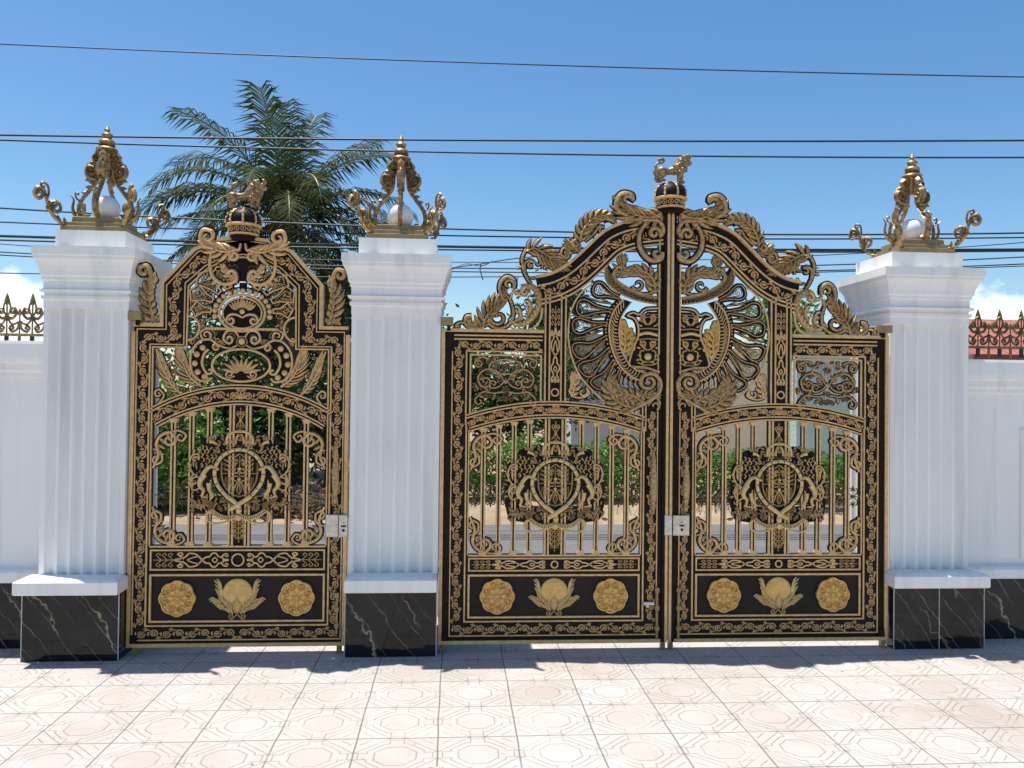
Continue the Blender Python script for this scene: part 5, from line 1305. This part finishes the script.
# palm
def palm(px, py, Y, label):
    x, z = at(px, py, Y); g = thing('coconut_palm', label, 'palm tree', (x, Y, -.03))
    rn = random.Random(77); mb = MB(); z += .03
    tk = crv([(.25, 0, -.1), (.18, 0, z*.35), (.05, 0, z*.7), (0, 0, z)], 8)
    tube(mb, tk, [.20 - .07*i/(len(tk) - 1) + .008*(i % 2) for i in range(len(tk))], 12); mb.build('trunk', BARK, g)
    # azimuth (0 = right in the picture, 90 = away), start pitch, length, droop
    fr = [(178, 52, 2.9, 1.75), (160, 62, 3.0, 1.6), (192, 30, 3.0, 1.5), (170, 38, 2.7, 1.3), (200, 8, 3.0, 1.15), (150, 20, 2.8, 1.3), (215, 66, 2.8, 1.1), (100, 86, 2.7, .45), (60, 80, 2.6, .5), (250, 80, 2.5, .6),
          (20, 66, 2.6, .95), (350, 58, 2.7, 1.3), (5, 40, 2.7, 1.5), (330, 28, 2.7, 1.5), (10, 12, 2.6, 1.2), (300, 52, 2.4, 2.3), (280, 30, 2.4, 1.9), (318, 12, 2.5, 1.5), (240, 25, 2.4, 1.7), (225, 5, 2.3, 1.3), (40, 30, 2.6, 1.3), (80, 45, 2.6, 1.2), (120, 50, 2.7, 1.3), (262, 55, 2.3, 2.2),
          (345, -8, 2.6, 1.0), (190, -8, 2.6, .9), (295, -5, 2.6, 1.0), (330, -25, 2.7, .9), (10, -22, 2.7, .9), (310, -38, 2.6, .7), (350, -45, 2.6, .6), (270, -40, 2.4, .7), (225, -30, 2.5, .7), (180, -35, 2.5, .7), (30, -30, 2.5, .8), (160, -30, 2.5, .7)]
    for az, pit, L, droop in fr:
        a = R(az + rn.uniform(-6, 6)); p = Vector((0, 0, 0.0)); pit = R(pit); L *= .96; pts = [Vector((.06*cos(a), .06*sin(a), z))]; n = 26
        for i in range(n):
            t = i/n; e = pit - droop*t**1.4
            pts.append(pts[-1] + Vector((cos(a)*cos(e), sin(a)*cos(e), sin(e)))*L/n)
        mb = MB(); tube(mb, [tuple(q) for q in pts], [.026*(1 - .85*i/n) + .003 for i in range(n + 1)], 5, 1)
        side = Vector((-sin(a), cos(a), 0))
        tw = rn.uniform(-.35, .35)
        for i in range(int(2.1*n)):
            t = .14 + .86*i/(2.1*n); k = min(n - 1, int(t*n)); q = pts[k].lerp(pts[k + 1], t*n - k); tg = (pts[k + 1] - pts[k]).normalized(); upv = side.cross(tg) if side.cross(tg).z > 0 else tg.cross(side)
            for s in (1, -1):
                l = .80*(sin(pi*min(1, .14 + .74*t))**.6)*rn.uniform(.75, 1.1)
                d = (side*s*.9 + tg*(.40 + .55*t) + upv*(.05 + s*tw*.6) + Vector((rn.uniform(-.12, .12), rn.uniform(-.12, .12), rn.uniform(-.15, .05)))).normalized()
                e1 = q + d*l*.5; e2 = e1 + (d + Vector((0, 0, -rn.uniform(.5, 1.1)))).normalized()*l*.5
                w = tg*.024
                o = len(mb.v); mb.v += [tuple(q - w*.5), tuple(q + w*.5), tuple(e1 + w*.75), tuple(e1 - w*.75), tuple(e2)]
                mb.f += [(o, o + 1, o + 2, o + 3), (o + 3, o + 2, o + 4)]; mb.m += [0, 0]
        raw('frond', [PALML, RACH], mb, g)
    mb = MB(); rn = random.Random(5)
    for k in range(7):
        a = k*.9; mb.M = lambda u, v, w: (u + .20*cos(a), w + .20*sin(a), v + z - .22 - .05*(k % 2)); mb.lathe([(.01, -.13), (.08, -.09), (.105, 0), (.08, .09), (.01, .13)], 10)
    mb.build('coconut', RACH, g, False, True)
palm(284, 220, 15.5, 'tall coconut palm with drooping dark fronds behind the narrow gate')

# ------------------------------------------------------------ buildings
def house(name, label, px0, px1, ytop, Y, mt, dep=5, win=(), roof=True, roofm=None):
    x0, z1 = at(px0, ytop, Y); x1, _ = at(px1, ytop, Y)
    g = thing(name, label, 'house', ((x0 + x1)/2, Y, -.05)); L = (x1 - x0)/2; z1 += .05
    mb = MB(); mb.M = V3; mb.rings([[(-L, z, 0), (L, z, 0), (L, z, dep), (-L, z, dep)] for z in (0, z1)], 0); mb.build('wall', mt, g)
    if roof:
        mb = MB(); mb.M = V3; mb.rings([[(-L - d, z, -d), (L + d, z, -d), (L + d, z, dep + d), (-L - d, z, dep + d)] for d, z in ((.0, z1 + .002), (.12, z1 + .01), (.12, z1 + .11), (.05, z1 + .13))], 0); mb.build('roof', roofm or mt, g)
    for (u, v, w, h) in win:
        f = MB(); f.box(u - w/2 - .06, u + w/2 + .06, v - .06, v + h + .06, .0, .05, 0); fo = f.build('window', WHITE, g)
        p = MB(); p.box(u - w/2, u + w/2, v, v + h, .052, .056, 0); p.build('pane', GLASS, fo)
        p = MB(); p.box(u - .02, u + .02, v, v + h, .057, .07, 0); p.build('mullion', WHITE, fo)
    return g
house('beige_house', 'beige rendered house behind the right wide leaf', 688, 793, 352, 20, BEIGE, 5, ((-.9, 1.0, .8, .9),))
house('teal_house', 'teal house with flat roof edge behind the hinge side of the right leaf', 797, 858, 331, 19, TEAL, 5)
house('grey_house', 'low blue grey house behind the feather fan of the left wide leaf', 572, 668, 338, 21, GREYB, 5, ((0, 1.2, .8, .8),))
# red roofed house on the right
x0, zt = at(930, 327, 17); x1, _ = at(1130, 327, 17); _, zb = at(1000, 357, 15.5)
g = thing('red_roofed_house', 'low house with red tiled roof beyond the right boundary wall', 'house', ((x0 + x1)/2, 17.6, -.05)); L = (x1 - x0)/2
mb = MB(); mb.M = V3; mb.rings([[(-L + .4, z, -1.5), (L - .4, z, -1.5), (L - .4, z, 2.5), (-L + .4, z, 2.5)] for z in (0, zb - .06)], 0); mb.build('wall', BEIGE, g)
mb = MB(); mb.M = V3; mb.rings([[(-L, zb, -2.1), (L, zb, -2.1), (L, zb, 3.1), (-L, zb, 3.1)], [(-L, zb + .1, -2.12), (L, zb + .1, -2.12), (L, zb + .1, 3.12), (-L, zb + .1, 3.12)], [(-L + .5, zt + .35, .4), (L - .5, zt + .35, .4), (L - .5, zt + .35, .6), (-L + .5, zt + .35, .6)]], 0)
mb.build('roof', ROOF, g)

# --------------------------------------------------------------- cables
cab = [((0, 44), (512, 64), (1024, 77), .007, 'thin grey cable highest in the sky above everything'),
       ((0, 135), (512, 140.5), (1024, 140.5), .011, 'upper of the two black cables crossing before the palm top'),
       ((0, 140), (512, 153.5), (1024, 157.5), .010, 'lower of the two black cables crossing before the palm top'),
       ((0, 208), (420, 228), (1024, 233), .010, 'black cable passing close over the globe of the right lantern'),
       ((0, 222), (440, 235.5), (1024, 237.5), .008, 'second black cable behind the lantern globes, counting downwards'),
       ((0, 236), (440, 246.5), (1024, 249.5), .014, 'thick black cable behind the base of the right lantern'),
       ((0, 240), (440, 249.5), (1024, 251), .010, 'thinner black cable running just under the thick one'),
       ((0, 244), (440, 262), (1024, 242.5), .005, 'fine wire sagging between the pillars and rising to the right'),
       ((0, 252), (450, 268), (1024, 257), .007, 'thin cable passing behind the white cap blocks of the pillars'),
       ((0, 255), (450, 271.5), (1024, 264), .007, 'low thin cable at the level of the pillar capitals'),
       ((0, 273), (450, 277), (1024, 266), .006, 'lowest thin wire, near the cloud on the left')]
for i, (a, b, c_, r, lb_) in enumerate(cab):
    Y = 10.2 + .12*(i % 4) + (4 if i == 0 else 0); P3 = []
    A, B_, C_ = (at(*q, Y) for q in (a, b, c_))
    for k in range(49):
        x = -11 + 24*k/48
        # parabola through the three traced points
        z = A[1]*(x - B_[0])*(x - C_[0])/((A[0] - B_[0])*(A[0] - C_[0])) + B_[1]*(x - A[0])*(x - C_[0])/((B_[0] - A[0])*(B_[0] - C_[0])) + C_[1]*(x - A[0])*(x - B_[0])/((C_[0] - A[0])*(C_[0] - B_[0]))
        P3.append((x, Y, z))
    mb = MB(); tube(mb, P3, r*(1.4 if i == 0 else 1)*1.15, 6)
    tag(mb.build('overhead_cable', CABLE), lb_, 'cable', 'overhead cables')
# twisted drop wire with a hanging end
Y = 10.8; mb = MB(); pts = []
for (px, py) in ((395, 282), (425, 273), (450, 268), (480, 264), (520, 258), (600, 252), (700, 249)): pts.append((at(px, py, Y)[0], Y, at(px, py, Y)[1]))
tube(mb, crv(pts, 4), .009, 5); tube(mb, [(x, Y + .02*sin(9*x), z + .03*sin(14*x)) for x, y, z in crv(pts, 8)][:28], .006, 5)
e = [at(481, 264, Y), at(480, 270, Y), at(483, 280, Y)]; tube(mb, [(q[0], Y, q[1]) for q in e], .008, 5)
tag(mb.build('drop_wire', CABLE), 'twisted wire with a loose hanging end between middle pillar and wide gate top', 'wire')

# brass ring of a drain at the very bottom of the picture
mb = MB(); mb.M = V3
r_ = ray(435, 772); t_ = -CAMH/r_[2]; dx, dy = r_[0]*t_, r_[1]*t_
mb.lathe([(.045, .002), (.058, .002), (.060, .010), (.052, .014), (.045, .010)], 24, 0); mb.lathe([(.044, .003), (.01, .006)], 24, 1)
o = mb.build('floor_drain', [PLATEG, IRON], None, False, True, (dx, dy - .03, 0)); tag(o, 'small round brass drain cover at the bottom edge of the tiled floor', 'drain')

# ------------------------------------------------------------ sky, sun
SUN = Vector((-.22, .10, 1)).normalized()
el = math.asin(SUN.z); rot = atan2(SUN.x, SUN.y)
ld = bpy.data.lights.new('sun', 'SUN'); ld.energy = 4.1; ld.angle = R(.53); ld.color = (1, .955, .89)
lo = bpy.data.objects.new('sun', ld); COL.objects.link(lo); lo.rotation_euler = SUN.to_track_quat('Z', 'Y').to_euler()
W = bpy.data.worlds.new('World'); scene.world = W; W.use_nodes = True
nt = W.node_tree; bg = nt.nodes['Background']
sky = nt.nodes.new('ShaderNodeTexSky'); sky.sky_type = 'NISHITA'; sky.sun_disc = False; sky.sun_elevation = el; sky.sun_rotation = rot
sky.air_density = 1.0; sky.dust_density = .6; sky.ozone_density = 1.6; sky.altitude = 0
tc = nt.nodes.new('ShaderNodeTexCoord')
sp = nd(nt, 'ShaderNodeSeparateXYZ'); nt.links.new(tc.outputs['Generated'], sp.inputs[0])
mp = nd(nt, 'ShaderNodeMapping'); mp.inputs['Scale'].default_value = (1, 1, 1.5); nt.links.new(tc.outputs['Generated'], mp.inputs[0])
n1 = noisef(nt, 6.5, 9, mp.outputs[0], .58)
elv = sp.outputs[2]
band = mth(nt, 'MULTIPLY', ramp(nt, elv, -.02, .06), mth(nt, 'SUBTRACT', 1, ramp(nt, elv, .155, .20)))
def azw(px, wd):
    r = ray(px, 290); h = hypot(r[0], r[1]); v = nd(nt, 'ShaderNodeVectorMath', operation='DOT_PRODUCT'); nt.links.new(tc.outputs['Generated'], v.inputs[0]); v.inputs[1].default_value = (r[0]/h, r[1]/h, 0)
    return ramp(nt, v.outputs['Value'], cos(wd*1.6), cos(wd*.6))
az = mth(nt, 'MAXIMUM', azw(1045, .15), azw(-50, .17))
cl = ramp(nt, mth(nt, 'ADD', n1, mth(nt, 'MULTIPLY', mth(nt, 'SUBTRACT', mth(nt, 'MULTIPLY', band, az), 1), .6)), .33, .43)
cc = mixc(nt, ramp(nt, noisef(nt, 9, 6, mp.outputs[0]), .35, .7), (7.5, 8.2, 9.0), (9.8, 10.0, 10.2))
hs_ = nd(nt, 'ShaderNodeHueSaturation'); hs_.inputs['Saturation'].default_value = 1.27; hs_.inputs['Value'].default_value = 1.0; hs_.inputs['Hue'].default_value = .497; nt.links.new(sky.outputs[0], hs_.inputs['Color'])
mx = mixc(nt, mth(nt, 'MULTIPLY', cl, .95), hs_.outputs[0], cc)
nt.links.new(mx, bg.inputs['Color']); bg.inputs['Strength'].default_value = .095
vs = scene.view_settings; vs.view_transform = 'Standard'; vs.look = 'None'; vs.gamma = 1; vs.use_curve_mapping = False; vs.exposure = 0.70
scene.display_settings.display_device = 'sRGB'
